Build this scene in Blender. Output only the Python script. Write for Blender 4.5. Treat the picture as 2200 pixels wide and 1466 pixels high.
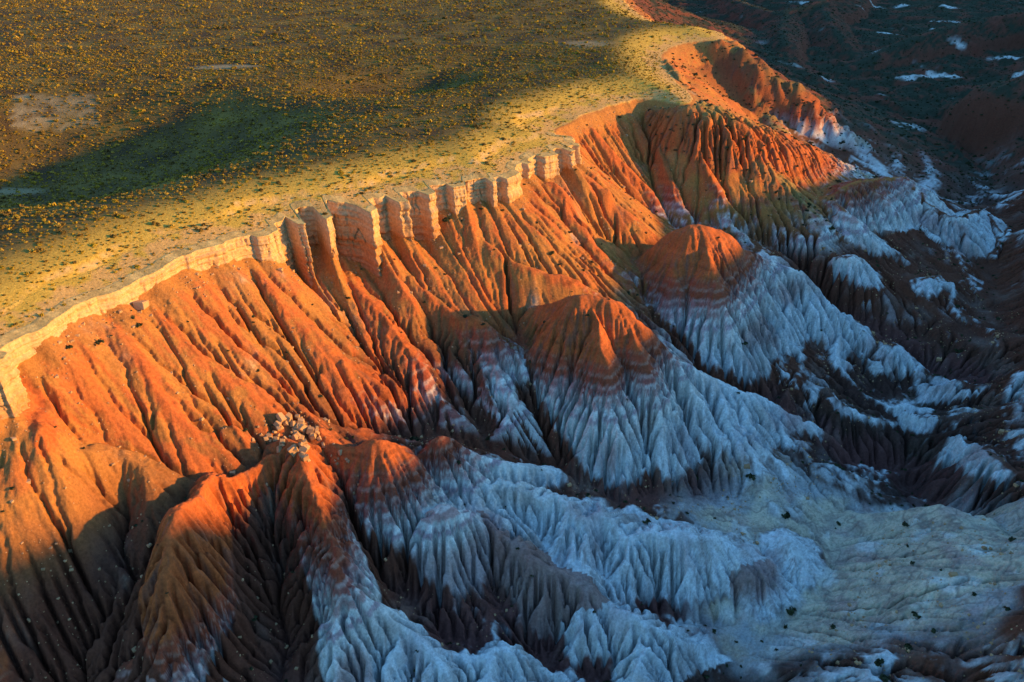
import bpy, math, random
import numpy as np
import time; T00 = time.time()

# ----------------------------------------------------------------- camera, sky, sun, exposure
scene = bpy.context.scene
for o in list(bpy.data.objects):
    bpy.data.objects.remove(o, do_unlink=True)
COL = scene.collection
CAM_Z, PITCH, FPX = 110.0, 30.0, 1710.0            # drone height above the rim (m), downward tilt, focal length in photo pixels
cam_d = bpy.data.cameras.new('camera'); cam = bpy.data.objects.new('camera', cam_d); COL.objects.link(cam)
cam_d.sensor_width = 36.0; cam_d.lens = 36.0 * FPX / 2200.0
cam_d.clip_start = 1.0; cam_d.clip_end = 12000.0
cam.location = (0, 0, CAM_Z); cam.rotation_euler = (math.radians(90 - PITCH), 0, 0)
scene.camera = cam

SUN_EL, SUN_TURN = 9.5, 2.0                         # elevation; degrees from +x towards the camera side
sun_dir = (math.cos(math.radians(SUN_EL)) * math.cos(math.radians(-SUN_TURN)),
           math.cos(math.radians(SUN_EL)) * math.sin(math.radians(-SUN_TURN)), math.sin(math.radians(SUN_EL)))
world = bpy.data.worlds.new('World'); scene.world = world; world.use_nodes = True
nt = world.node_tree; nt.nodes.clear()
sky = nt.nodes.new('ShaderNodeTexSky'); sky.sky_type = 'NISHITA'; sky.sun_disc = False
sky.sun_elevation = math.radians(SUN_EL); sky.sun_rotation = math.radians(90 + SUN_TURN)
sky.air_density = 1.6; sky.dust_density = 0.8; sky.ozone_density = 4.0
bg = nt.nodes.new('ShaderNodeBackground'); bg.inputs['Strength'].default_value = 0.15
wo = nt.nodes.new('ShaderNodeOutputWorld')
tint = nt.nodes.new('ShaderNodeVectorMath'); tint.operation = 'MULTIPLY'; tint.inputs[1].default_value = (.67, 1.0, 1.22)   # clear blue dusk sky
nt.links.new(sky.outputs[0], tint.inputs[0]); nt.links.new(tint.outputs[0], bg.inputs[0]); nt.links.new(bg.outputs[0], wo.inputs[0])
sl = bpy.data.lights.new('sun', 'SUN'); sun = bpy.data.objects.new('sun', sl); COL.objects.link(sun)
sl.energy = 3.6; sl.angle = math.radians(1.2); sl.color = (1.0, 0.52, 0.09)
from mathutils import Vector
sun.rotation_euler = Vector(sun_dir).to_track_quat('Z', 'Y').to_euler()
vs = scene.view_settings
scene.display_settings.display_device = 'sRGB'
vs.view_transform = 'Standard'; vs.look = 'None'; vs.gamma = 1.0; vs.exposure = 1.28; vs.use_curve_mapping = False

T0 = T00
def tick(m): print('  [%5.1f s] %s' % (time.time() - T0, m), flush=True)
scene.cycles.diffuse_bounces = 1; scene.cycles.max_bounces = 4
# ----------------------------------------------------------------- numeric helpers
F = np.float32
def sstep(a, b, x):
    t = np.clip((x - a) / (b - a), 0, 1); return t * t * (3 - 2 * t)
def lerp(a, b, t): return a + (b - a) * t
def smax(a, b, k):
    h = np.clip(0.5 + 0.5 * (a - b) / k, 0, 1)
    return b + (a - b) * h + k * h * (1 - h)
def smin(a, b, k): return -smax(-a, -b, k)
_rs = np.random.RandomState(7)
_PERM = np.tile(_rs.permutation(1024).astype(np.int32), 2)
_GX = np.cos(np.arange(1024) * 2 * math.pi / 1024 * 37).astype(F); _GY = np.sin(np.arange(1024) * 2 * math.pi / 1024 * 37).astype(F)
_RX = _rs.rand(1024).astype(F); _RY = _rs.rand(1024).astype(F)
def vnoise(x, y, seed=0):
    """gradient noise, about -1..1"""
    x = np.asarray(x, F); y = np.asarray(y, F)
    if x.shape != y.shape: x, y = np.broadcast_arrays(x, y)
    xi = np.floor(x); yi = np.floor(y); fx = x - xi; fy = y - yi
    xi = (xi.astype(np.int32) + seed * 131) & 1023; yi = (yi.astype(np.int32) + seed * 57) & 1023
    u = fx * fx * fx * (fx * (fx * 6 - 15) + 10); v = fy * fy * fy * (fy * (fy * 6 - 15) + 10)
    p0 = _PERM[xi]; p1 = _PERM[xi + 1]
    fx1 = fx - F(1); fy1 = fy - F(1)
    h = _PERM[p0 + yi]; a = _GX[h] * fx + _GY[h] * fy
    h = _PERM[p1 + yi]; a = a + u * (_GX[h] * fx1 + _GY[h] * fy - a)
    yi = (yi + 1) & 1023
    h = _PERM[p0 + yi]; b = _GX[h] * fx + _GY[h] * fy1
    h = _PERM[p1 + yi]; b = b + u * (_GX[h] * fx1 + _GY[h] * fy1 - b)
    return F(1.5) * (a + v * (b - a))
def fbm(x, y, seed=0, octs=4, gain=0.5):
    s = 0; a = 1.0; n = 0
    for i in range(octs):
        s = s + a * vnoise(x * 2 ** i + 17.3 * i, y * 2 ** i - 9.1 * i, seed + i); n += a; a *= gain
    return s / n
def gully(x, y, gx, gy, lam, seed):
    """stripes that run down the slope (gx, gy): value -1..1 and its slope across"""
    m = np.sqrt(gx * gx + gy * gy) + F(1e-6)
    sx = -gy / m; sy = gx / m
    px = (x / lam).astype(F); py = (y / lam).astype(F)
    ix = np.floor(px); iy = np.floor(py); fx = px - ix; fy = py - iy
    ix = (ix.astype(np.int32) + seed * 131); iy = iy.astype(np.int32)
    C = np.zeros_like(px); S = np.zeros_like(px); Wt = np.zeros_like(px)
    for i in (-1, 0, 1):
        for j in (-1, 0, 1):
            hh = _PERM[_PERM[(ix + i) & 1023] + ((iy + j) & 1023)]; ox = _RX[hh]; oy = _RY[hh]
            dx = fx - i - ox; dy = fy - j - oy
            w = np.exp(-F(2.2) * (dx * dx + dy * dy))
            ph = F(2 * math.pi) * (dx * sx + dy * sy)
            C += np.cos(ph) * w; S += np.sin(ph) * w; Wt += w
    C /= Wt; S /= Wt
    d = -S * F(2 * math.pi / lam)
    return C, d * sx, d * sy

# ----------------------------------------------------------------- traced layout: photo point -> place
cp, sp = math.cos(math.radians(PITCH)), math.sin(math.radians(PITCH))
def ray(px, py):
    rx = (px - 1100.0) / FPX; uy = (733.0 - py) / FPX
    return np.array([rx, cp + uy * sp, -sp + uy * cp])
def W(px, py, z):
    d = ray(px, py); t = (z - CAM_Z) / d[2]
    return (d[0] * t, d[1] * t, z)

def resample(pts, step):
    """Catmull-Rom through pts (N x k), evenly resampled"""
    P = np.array(pts, float); P = np.vstack([2 * P[0] - P[1], P, 2 * P[-1] - P[-2]])
    out = []
    for i in range(1, len(P) - 2):
        n = max(2, int(np.linalg.norm(P[i + 1, :2] - P[i, :2]) / (step * .4)))
        for k in range(n):
            t = k / n
            out.append(0.5 * (2 * P[i] + (P[i + 1] - P[i - 1]) * t + (2 * P[i - 1] - 5 * P[i] + 4 * P[i + 1] - P[i + 2]) * t * t
                              + (3 * P[i] - P[i - 1] - 3 * P[i + 1] + P[i + 2]) * t ** 3))
    out.append(P[-2]); out = np.array(out)
    L = np.concatenate([[0], np.cumsum(np.linalg.norm(np.diff(out[:, :2], axis=0), axis=1))])
    s = np.linspace(0, L[-1], max(2, int(L[-1] / step) + 1))
    return np.stack([np.interp(s, L, out[:, k]) for k in range(out.shape[1])], 1), s

def poly_near(X, Y, P):
    """distance to polyline P (N x 2) and (segment index + t) of the nearest point, and side (+1 on the right of the direction of travel)"""
    best = np.full(X.shape, 1e12, F); par = np.zeros(X.shape, F); side = np.ones(X.shape, F)
    for i in range(len(P) - 1):
        ax, ay = P[i, 0], P[i, 1]; dx, dy = P[i + 1, 0] - ax, P[i + 1, 1] - ay
        L2 = dx * dx + dy * dy + 1e-9
        vx = X - F(ax); vy = Y - F(ay)
        t = np.clip((vx * F(dx) + vy * F(dy)) / F(L2), 0, 1)
        ex = vx - t * F(dx); ey = vy - t * F(dy)
        q = ex * ex + ey * ey
        m = q < best
        best = np.where(m, q, best); par = np.where(m, i + t, par)
        side = np.where(m, np.where(vx * F(dy) - vy * F(dx) >= 0, F(1), F(-1)), side)
    return np.sqrt(best), par, side

def poly_near_sheet(X, Y, P, sub=6):
    """poly_near for a large structured sheet: coarse search, then the neighbouring segments only"""
    if X.ndim != 2 or X.size < 20000: return poly_near(X, Y, P)
    nr, nc = X.shape
    ri = np.unique(np.append(np.arange(0, nr, sub), nr - 1)); ci = np.unique(np.append(np.arange(0, nc, sub), nc - 1))
    _, pc, _ = poly_near(X[np.ix_(ri, ci)], Y[np.ix_(ri, ci)], P); pc = pc.astype(np.int32)
    r0 = np.clip(np.searchsorted(ri, np.arange(nr), 'right') - 1, 0, len(ri) - 2); c0 = np.clip(np.searchsorted(ci, np.arange(nc), 'right') - 1, 0, len(ci) - 2)
    A = P[:-1].astype(F); V = (P[1:] - P[:-1]).astype(F); L2 = (V ** 2).sum(1) + F(1e-9)
    best = np.full(X.shape, 1e12, F); par = np.zeros(X.shape, F); side = np.ones(X.shape, F)
    for a in (0, 1):
        for b in (0, 1):
            base = pc[np.ix_(r0 + a, c0 + b)]
            for k in (-1, 0, 1):
                i = np.clip(base + k, 0, len(A) - 1)
                vx = X - A[i, 0]; vy = Y - A[i, 1]; dx = V[i, 0]; dy = V[i, 1]
                t = np.clip((vx * dx + vy * dy) / L2[i], 0, 1)
                ex = vx - t * dx; ey = vy - t * dy; q = ex * ex + ey * ey
                m = q < best
                best[m] = q[m]; par[m] = (i + t)[m]; side[m] = np.where(vx * dy - vy * dx >= 0, F(1), F(-1))[m]
    return np.sqrt(best), par, side

# the rim of the mesa: photo x, photo y, cliff height, fin depth, fin wavelength weight, steepness of the slope below
RIM_PX = [(-420, 700, 10, 1, .70), (-200, 720, 12, 1, .72), (-70, 765, 12, 1, 1.1), (-15, 790, 12, 1, 1.2), (18, 740, 11, 1, 1.12), (110, 684, 6.5, .2, .92), (210, 630, 6.5, .2, .76), (300, 590, 6.5, .2, .74),
          (400, 545, 7, .3, .74), (500, 510, 8, .6, .74), (570, 490, 12, 2, .74), (625, 468, 21, 5, .74), (700, 452, 26, 6, .74), (770, 440, 27, 6, .74),
          (850, 420, 26, 5.5, .74), (905, 405, 16, 3, .74), (980, 388, 14, 2.5, .74), (1050, 380, 13, 2.5, .74), (1098, 366, 10, 2, .74), (1140, 338, 11, 2.2, .74), (1190, 322, 12, 2.5, .74),
          (1240, 308, 13, 2, .76), (1228, 288, 7, .5, .85), (1192, 280, 2, .3, .95), (1222, 258, 1, .3, 1.0), (1300, 232, 1, .3, 1.05), (1385, 212, 1, .3, 1.0), (1470, 222, .5, .2, .80),
          (1490, 205, 0, 0, .50), (1450, 165, 0, 0, .50), (1425, 118, 0, 0, .62), (1470, 92, 0, 0, .70), (1555, 84, 0, 0, .70), (1545, 66, 0, 0, .60), (1470, 58, 0, 0, .50),
          (1400, 44, 0, 0, .45), (1345, 5, 0, 0, .5), (1320, -30, 0, 0, .5), (1330, -55, 0, 0, .5)]
_r = [W(a, b, 0)[:2] + (c, d, e) for a, b, c, d, e in RIM_PX]
RIM, RIM_S = resample(_r, 4.0)
RIM_POLY = np.vstack([RIM[:, :2], [(600, 6000), (-6000, 6000), (-6000, 100)]])
def inside(X, Y, P):
    c = np.zeros(X.shape, bool)
    j = len(P) - 1
    for i in range(len(P)):
        xi, yi, xj, yj = P[i, 0], P[i, 1], P[j, 0], P[j, 1]
        if yi != yj:
            c ^= ((yi > Y) != (yj > Y)) & (X < (xj - xi) * (Y - yi) / (yj - yi) + xi)
        j = i
    return c
def fins(s, fd):
    """how far the cliff stands out at arc length s: buttresses with recesses between"""
    w = s / 14.5 + 0.6 * vnoise(s / 23, s * 0 + 3.3, 5) + .2 * vnoise(s / 9, s * 0 + 5.3, 4)
    f = np.abs((w - np.floor(w)) - 0.5) * 2              # 0 at a buttress .. 1 in a recess
    b = 1 - sstep(0.28, 0.5, f)
    depth = 0.95 + 0.8 * vnoise(s / 11, s * 0 + 8.1, 6)
    return fd * (b * 1.9 - 1.1) * depth + 1.3 * vnoise(s / 17, s * 0 + 2.7, 9) + (.45 + .2 * fd) * vnoise(s / 6, s * 0 + 1.7, 7) + (.12 + .1 * fd) * vnoise(s / 1.9, s * 0 + 4.7, 8)

def rim_fields(X, Y):
    d, par, _ = poly_near_sheet(X, Y, RIM[:, :2])
    ins = inside(X, Y, RIM_POLY)
    D = np.where(ins, -d, d).astype(F)
    idx = np.arange(len(RIM))
    s = np.interp(par, idx, RIM_S).astype(F)
    C = np.interp(par, idx, RIM[:, 2]).astype(F); fd = np.interp(par, idx, RIM[:, 3]).astype(F); st = np.interp(par, idx, RIM[:, 4]).astype(F)
    return D, s, C, fd, st

# cliff height and slope of the rim spread smoothly over the ground below it
_sx = np.arange(-420, 1320, 8.0); _sy = np.arange(60, 1900, 8.0)
def _spread():
    GX, GY = np.meshgrid(_sx, _sy); R = RIM[::2]
    d = np.sqrt((GX.ravel()[:, None] - R[None, :, 0]).astype(F) ** 2 + (GY.ravel()[:, None] - R[None, :, 1]).astype(F) ** 2)
    w = np.exp(-(d - d.min(1)[:, None]) / 9.0); w /= w.sum(1)[:, None]
    return (w @ R[:, 2].astype(F)).reshape(GX.shape), (w @ R[:, 4].astype(F)).reshape(GX.shape)
_SC, _SS = _spread()
def grid_at(G, gx0, gy0, st_, X, Y):
    u = np.clip((X - gx0) / st_, 0, G.shape[1] - 1.001); v = np.clip((Y - gy0) / st_, 0, G.shape[0] - 1.001)
    i = u.astype(np.int32); j = v.astype(np.int32); fu = (u - i).astype(F); fv = (v - j).astype(F)
    return (G[j, i] * (1 - fu) + G[j, i + 1] * fu) * (1 - fv) + (G[j + 1, i] * (1 - fu) + G[j + 1, i + 1] * fu) * fv
def plateau_z(X, Y, D):
    q = -D
    z = -1.0 + 8.0 * sstep(-6, 40, q) + 0.6 * vnoise(X / 40, Y / 40, 40) * sstep(5, 40, q)
    z = z + 2.2 * vnoise(X / 150, Y / 150, 41) * sstep(30, 120, q)
    z = z - 0.018 * np.clip(q - 40, 0, 260)
    # hollows behind the rim that lie in shade
    def bump(cx, cy, a, b, rot):
        c, s_ = math.cos(math.radians(rot)), math.sin(math.radians(rot))
        u = ((X - cx) * c + (Y - cy) * s_) / a; v = (-(X - cx) * s_ + (Y - cy) * c) / b
        return np.exp(-(u * u + v * v) ** 1.5)
    z = z - 30.0 * bump(-228, 385, 100, 86, 22) - 8 * bump(-72, 508, 48, 36, 20) - 3 * bump(10, 560, 90, 50, 30)
    return z

# far side of the valley: its mesa stands beyond the frame and shades the valley floor
OPP = np.array([(150, -300), (230, -60), (330, 110), (343, 146), (350, 163), (362, 190), (385, 260), (440, 380), (505, 520), (610, 700), (790, 930), (1050, 1250), (1500, 1900), (2300, 3200)], float)
OPP_TOP = np.array([42, 42, 42, 37, 16, 12, 14, 20, -8, 4, 24, 45, 60, 60], float)
def floor_z(X, Y):
    z = -122 + 0.030 * np.clip(Y - 250, 0, 900) + 0.0 * X
    z = z + 5.0 * fbm(X / 75, Y / 75, 50, 3) + 1.2 * fbm(X / 17, Y / 17, 53, 3)
    return z
def ledge_z(D, s):
    return 1.5 * sstep(-.2, .5, vnoise(s / 45, s * 0, 63) + .25) * sstep(-17.5, -16.5, D + 5 * vnoise(s / 22, s * 0, 61) + .6 * vnoise(s / 3, s * 0, 62)) * sstep(60, 110, s) * (1 - sstep(420, 440, s)) * (D < 6)
def base_z(X, Y, full=True, pre=None):
    X = np.asarray(X, F); Y = np.asarray(Y, F)
    D, s, C, fd, st = rim_fields(X, Y) if pre is None else pre
    fi = fins(s, fd) * np.exp(-np.clip(D, 0, 60) / 12)
    Dp = D - fi
    wob = 3.0 * fbm(X / 38, Y / 38, 60, 3) * sstep(4, 40, D)
    E = np.clip(Dp + wob, 0, None)
    zp = plateau_z(X, Y, D)
    ledge = ledge_z(D, s)
    k_ = sstep(3, 26, E)
    Cs = lerp(C, grid_at(_SC, -420, 60, 8.0, X, Y), k_); st = lerp(st, grid_at(_SS, -420, 60, 8.0, X, Y), k_)
    st = lerp(st, .76, .4 * sstep(10, 90, E))
    Cs = Cs * (1 + (.5 * vnoise(s / 17, s * 0 + .4, 64) + .3 * vnoise(s / 6, s * 0 + .4, 65)) * (1 - k_))
    tal = -1.0 - 0.8 * Cs - st * E + 0.0011 * np.clip(E, 0, 220) ** 2 * sstep(0, 90, E)
    fl = floor_z(X, Y)
    low = smax(tal, fl, 9.0)
    # opposite mesa
    d2, par2, side2 = poly_near(X, Y, OPP)
    top2 = np.interp(par2, np.arange(len(OPP)), OPP_TOP).astype(F) + 4 * fbm(X / 60, Y / 60, 70, 4)
    D2 = d2 * np.where(side2 > 0, 1, -1)                  # > 0 : on the mesa
    opp = smin(top2, top2 + 0.62 * D2 + 6 * fbm(X / 45, Y / 45, 75, 3), 6)
    low = smax(low, opp, 8)
    cl = sstep(-0.6, 0.6, Dp + 1.0)
    z = np.where(Dp < 0.0, lerp(zp - ledge, low, cl), low)
    if not full: return z
    return z, D, Dp, s, C, zp - ledge, fl, E

_gx = np.arange(-420, 1300, 4.0); _gy = np.arange(60, 1900, 4.0)
_GZ = base_z(*np.meshgrid(_gx, _gy), False)
def P(px, py, h=0.0):
    """photo point on the plain slope lifted by h metres -> place"""
    d = ray(px, py); ts = np.linspace(60, 2600, 2400)
    Z = CAM_Z + d[2] * ts
    u = np.clip((d[0] * ts + 420) / 4, 0, len(_gx) - 1.001); v = np.clip((d[1] * ts - 60) / 4, 0, len(_gy) - 1.001)
    i = u.astype(int); j = v.astype(int); fu = u - i; fv = v - j
    b = (_GZ[j, i] * (1 - fu) + _GZ[j, i + 1] * fu) * (1 - fv) + (_GZ[j + 1, i] * (1 - fu) + _GZ[j + 1, i + 1] * fu) * fv + h
    k = max(int(np.argmax(Z < b)), 1)
    f = (Z[k - 1] - b[k - 1]) / ((Z[k - 1] - b[k - 1]) - (Z[k] - b[k]) + 1e-9)
    t = ts[k - 1] + f * (ts[k] - ts[k - 1])
    return (d[0] * t, d[1] * t, CAM_Z + d[2] * t)

# ----------------------------------------------------------------- hills and spurs traced as crest lines
# (name, flank slope, roundness, blend, [(photo x, photo y, height above the plain slope), ...])
RIDGES = [
 ('hill_double', 1.05, 2.2, 2.5, [(1150, 660, 2), (1195, 650, 14), (1240, 636, 29), (1290, 638, 31), (1345, 668, 29), (1400, 722, 23), (1440, 762, 17), (1500, 800, 11)]),
 ('hill_double', 1.0, .4, 1.0, [(1268, 640, 30), (1292, 740, 28), (1312, 830, 22), (1325, 920, 11), (1332, 985, 1)]),
 ('hill_double', 1.0, .4, 1.0, [(1345, 675, 28), (1385, 775, 25), (1420, 860, 18), (1450, 960, 1)]),
 ('hill_double', .95, .4, 1.0, [(1430, 755, 17), (1485, 830, 15), (1535, 935, 2)]),
 ('hill_double', .95, .4, 1.0, [(1205, 655, 16), (1205, 740, 13), (1200, 830, 6), (1210, 900, 1)]),
 ('hill_double', .70, .8, 2.0, [(1500, 800, 11), (1580, 835, 11), (1660, 870, 9), (1770, 950, 1.5)]),
 ('hill_double', .80, .4, 1.0, [(1540, 815, 11), (1560, 890, 8), (1575, 970, 1)]),
 ('hill_double', .80, .4, 1.0, [(1590, 840, 11), (1615, 905, 8), (1640, 985, 1)]),
 ('hill_double', .80, .4, 1.0, [(1660, 870, 9), (1685, 925, 6), (1705, 965, 1)]),
 ('hill_dome', 1.0, 5.0, 2.5, [(1415, 545, 3), (1445, 508, 21), (1490, 486, 36), (1535, 494, 36), (1590, 535, 29), (1650, 560, 24), (1715, 588, 21), (1760, 635, 16), (1850, 700, 8)]),
 ('hill_dome', 1.0, 1.6, 1.8, [(1500, 490, 34), (1530, 580, 31), (1545, 660, 18), (1548, 725, 1)]),
 ('hill_dome', .95, 1.4, 1.8, [(1450, 510, 21), (1455, 590, 19), (1460, 660, 8), (1470, 705, 1)]),
 ('hill_dome', .95, .5, 1.2, [(1600, 540, 28), (1640, 620, 23), (1620, 690, 12), (1595, 770, 2)]),
 ('hill_dome', .90, .5, 1.2, [(1655, 565, 23), (1690, 640, 18), (1690, 700, 10), (1720, 780, 5), (1690, 850, 1)]),
 ('hill_dome', .80, .5, 1.2, [(1715, 590, 20), (1750, 655, 17), (1805, 705, 11), (1795, 765, 8), (1860, 850, 6), (1990, 890, 4), (2120, 870, 2)]),
 ('hill_cone', 1.25, 1.0, 2.0, [(640, 965, 9), (560, 990, 8), (500, 1018, 10), (450, 1018, 15), (405, 1070, 20), (372, 1108, 25), (358, 1200, 23), (366, 1300, 17), (378, 1400, 10), (385, 1490, 3)]),
 ('hill_cone', .85, 1.5, 2.0, [(450, 1018, 12), (520, 1080, 9), (540, 1160, 6), (530, 1260, 2)]),
 ('hill_spur', 1.0, 1.0, 1.8, [(600, 945, 8), (640, 950, 14), (658, 1020, 17), (690, 1090, 20), (715, 1170, 21), (745, 1255, 19), (800, 1290, 15), (880, 1335, 14), (925, 1385, 13), (960, 1450, 10), (1000, 1540, 5)]),
 ('hill_spur', .95, .5, 1.2, [(745, 1255, 18), (715, 1340, 14), (725, 1470, 8)]),
 ('hill_spur', .95, .5, 1.2, [(800, 1290, 14), (780, 1370, 10), (790, 1470, 7)]),
 ('hill_spur', .95, .5, 1.2, [(880, 1335, 13), (840, 1400, 10), (830, 1500, 6)]),
 ('hill_spur', .95, .5, 1.2, [(700, 1110, 19), (650, 1180, 12), (640, 1270, 4)]),
 ('hill_round', .95, 1.6, 1.8, [(690, 925, 5), (745, 962, 7), (800, 944, 18), (845, 955, 18), (885, 985, 13), (925, 1020, 6)]),
 ('hill_round', .9, .6, 1.2, [(845, 955, 17), (872, 1020, 11), (890, 1085, 2)]),
 ('hill_round', .9, .6, 1.2, [(800, 944, 17), (815, 1010, 11), (830, 1070, 2)]),
 ('hill_pale', .9, 1.0, 1.5, [(880, 985, 5), (910, 960, 13), (945, 940, 18), (995, 965, 13), (1050, 988, 8), (1110, 1000, 7), (1190, 1008, 4)]),
 ('hill_pale', .9, .5, 1.2, [(945, 940, 17), (970, 1010, 10), (1000, 1050, 3)]),
 ('badland_ridge', .55, 1.2, 2.0, [(1020, 1045, 4), (1075, 1040, 9), (1150, 1065, 10), (1200, 1075, 10), (1255, 1110, 11), (1295, 1100, 10), (1345, 1150, 10), (1400, 1145, 10), (1470, 1152, 10), (1550, 1160, 8), (1620, 1195, 6)]),
 ('badland_ridge', .70, .4, 1.0, [(1075, 1040, 8), (1130, 1110, 7), (1200, 1200, 1)]),
 ('badland_ridge', .75, .4, 1.0, [(1165, 1065, 9), (1215, 1130, 7), (1225, 1210, 1)]),
 ('badland_ridge', .75, .4, 1.0, [(1255, 1110, 10), (1290, 1180, 6), (1275, 1225, 1)]),
 ('badland_ridge', .75, .4, 1.0, [(1345, 1150, 9), (1345, 1220, 5), (1330, 1260, 1)]),
 ('badland_ridge', .75, .4, 1.0, [(1400, 1145, 9), (1430, 1200, 6), (1420, 1260, 1)]),
 ('badland_ridge', .75, .4, 1.0, [(1470, 1150, 9), (1500, 1220, 6), (1495, 1300, 1)]),
 ('badland_ridge', .75, .4, 1.0, [(1550, 1160, 7), (1590, 1210, 4), (1600, 1260, 1)]),
 ('badland_ridge', .50, .4, 1.0, [(1650, 1150, 3), (1700, 1155, 6), (1730, 1220, 4), (1760, 1280, .5)]),
 ('red_ridge', .75, 1.0, 1.8, [(1010, 1075, 4), (1050, 1115, 7), (1085, 1160, 9), (1120, 1165, 10), (1165, 1215, 10), (1215, 1235, 8), (1270, 1280, 7), (1330, 1310, 3)]),
 ('red_ridge', .80, .4, 1.0, [(1165, 1215, 9), (1150, 1290, 6), (1160, 1345, 1)]),
 ('red_ridge', .80, .4, 1.0, [(1225, 1240, 8), (1235, 1310, 4), (1240, 1350, 1)]),
 ('red_ridge', .80, .4, 1.0, [(1085, 1160, 8), (1075, 1230, 4), (1065, 1290, 1)]),
 ('pale_spur', .80, .6, 1.4, [(880, 1165, 3), (905, 1140, 8), (950, 1090, 12), (1000, 1105, 11), (1050, 1150, 6)]),
 ('pale_spur', .80, .4, 1.0, [(905, 1140, 8), (925, 1210, 6), (950, 1270, 1)]),
 ('pale_spur', .80, .4, 1.0, [(945, 1092, 11), (965, 1180, 8), (1000, 1280, 1)]),
 ('pale_spur', .80, .4, 1.0, [(1000, 1105, 10), (1030, 1190, 7), (1050, 1290, 1)]),
 ('pale_spur', .60, .4, 1.0, [(890, 1240, 2), (950, 1275, 5), (1010, 1310, 4), (1090, 1360, 1)]),
 ('near_mound', .70, .8, 1.6, [(960, 1410, 3), (1010, 1390, 7), (1060, 1380, 9), (1120, 1395, 8), (1170, 1440, 4)]),
 ('near_mound', .70, .5, 1.2, [(1060, 1380, 9), (1050, 1430, 8), (1065, 1500, 6)]),
 ('near_mound', .70, .5, 1.2, [(1120, 1395, 8), (1130, 1450, 6), (1150, 1510, 4)]),
 ('near_mound', .60, 1.5, 2.5, [(1200, 1345, 2), (1260, 1340, 7), (1340, 1325, 8), (1420, 1330, 6), (1480, 1360, 4), (1560, 1350, 3)]),
 ('near_mound', .65, 1.2, 2.0, [(1260, 1340, 7), (1230, 1400, 6), (1290, 1480, 5)]),
 ('near_mound', .65, 1.2, 2.0, [(1350, 1330, 7), (1360, 1400, 7), (1350, 1500, 5)]),
 ('brown_mound', .60, 2.0, 2.0, [(1550, 1250, 3), (1590, 1225, 6), (1640, 1215, 6), (1680, 1250, 3), (1720, 1300, 1)]),
 # spurs that run down from the cliff
 ('spur', .75, 1.2, 2.0, [(888, 590, 3), (930, 640, 5), (985, 680, 7), (1035, 690, 9), (1060, 760, 7), (1075, 830, 5), (1095, 890, 1)]),
 ('spur', .75, 1.2, 2.0, [(1035, 690, 9), (1110, 760, 8), (1150, 800, 6), (1180, 880, 1)]),
 ('spur', .75, 1.2, 2.0, [(748, 590, 2), (800, 650, 5), (850, 710, 6), (900, 780, 6), (930, 830, 3), (960, 860, .5)]),
 ('spur', .75, 1.0, 2.0, [(826, 560, 2), (880, 640, 5), (930, 720, 5), (990, 800, 3), (1010, 860, .5)]),
 ('spur', .70, 1.0, 2.0, [(540, 560, 2), (600, 640, 4), (680, 740, 4), (760, 830, 3), (860, 880, 1)]),
 ('spur', .70, 1.0, 2.0, [(230, 660, 2), (290, 760, 4), (360, 860, 5), (420, 920, 4), (520, 925, 2)]),
 ('spur', .80, 1.0, 1.8, [(30, 760, 2), (60, 850, 6), (90, 930, 6), (130, 1010, 4), (160, 1100, 2)]),
 ('spur', .80, 1.0, 1.8, [(90, 760, 3), (120, 840, 5), (130, 900, 3)]),
 ('spur', .70, 1.0, 2.0, [(200, 950, 3), (280, 970, 6), (310, 1000, 8), (315, 1070, 5), (290, 1150, 2)]),
 ('spur', .70, 1.0, 2.0, [(1160, 400, 2), (1190, 390, 6), (1240, 470, 5), (1290, 540, 4), (1380, 600, 1)]),
 ('spur', .70, 1.0, 2.0, [(980, 470, 1), (1100, 560, 4), (1230, 600, 4), (1290, 635, 2)]),
 ('spur', .85, 1.0, 2.0, [(1260, 260, 2), (1320, 330, 5), (1390, 400, 6), (1430, 470, 2)]),
 ('spur', .85, 1.0, 2.0, [(1345, 225, 2), (1420, 330, 7), (1450, 420, 6), (1480, 460, 3)]),
 ('spur', .85, 1.0, 2.0, [(1410, 215, 2), (1500, 330, 6), (1560, 430, 5), (1640, 520, 2)]),
 ('grass_shoulder', .45, 5.0, 5.0, [(1400, 120, 1), (1450, 190, 3), (1540, 235, 8), (1640, 275, 9), (1740, 320, 6), (1830, 370, 2)]),
 ('grass_shoulder', .60, 1.5, 4.0, [(1540, 235, 8), (1620, 330, 6), (1690, 400, 4), (1750, 470, 2)]),
 ('far_spur', .60, 4.0, 5.0, [(1480, 70, 1), (1560, 88, 5), (1610, 130, 9), (1660, 165, 12), (1700, 185, 13), (1750, 240, 10), (1830, 300, 3)]),
 ('far_spur', .75, 1.2, 2.0, [(1690, 180, 13), (1697, 172, 19), (1704, 182, 12)]),
 ('far_spur', .70, 1.5, 2.5, [(1600, 120, 8), (1620, 190, 6), (1650, 250, 4), (1680, 300, 1)]),
 # white scarps out on the valley floor
 ('white_scarp', .50, 1.5, 3.0, [(1780, 425, 3), (1835, 392, 9), (1900, 384, 11), (1945, 383, 12), (1975, 410, 10), (2000, 445, 9), (2060, 468, 10), (2110, 452, 9), (2150, 500, 4)]),
 ('white_scarp', .55, 1.0, 2.0, [(1790, 430, 4), (1830, 470, 5), (1880, 510, 3), (1940, 550, 1)]),
 ('white_scarp', .55, 1.0, 2.0, [(1860, 390, 9), (1900, 450, 4), (1930, 480, 1)]),
 ('white_scarp', .55, 1.0, 2.0, [(1950, 385, 11), (1960, 440, 6), (1980, 475, 1)]),
 ('small_mound', .50, 1.2, 2.0, [(1780, 560, 3), (1830, 550, 6), (1870, 580, 3), (1850, 610, 1)]),
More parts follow.
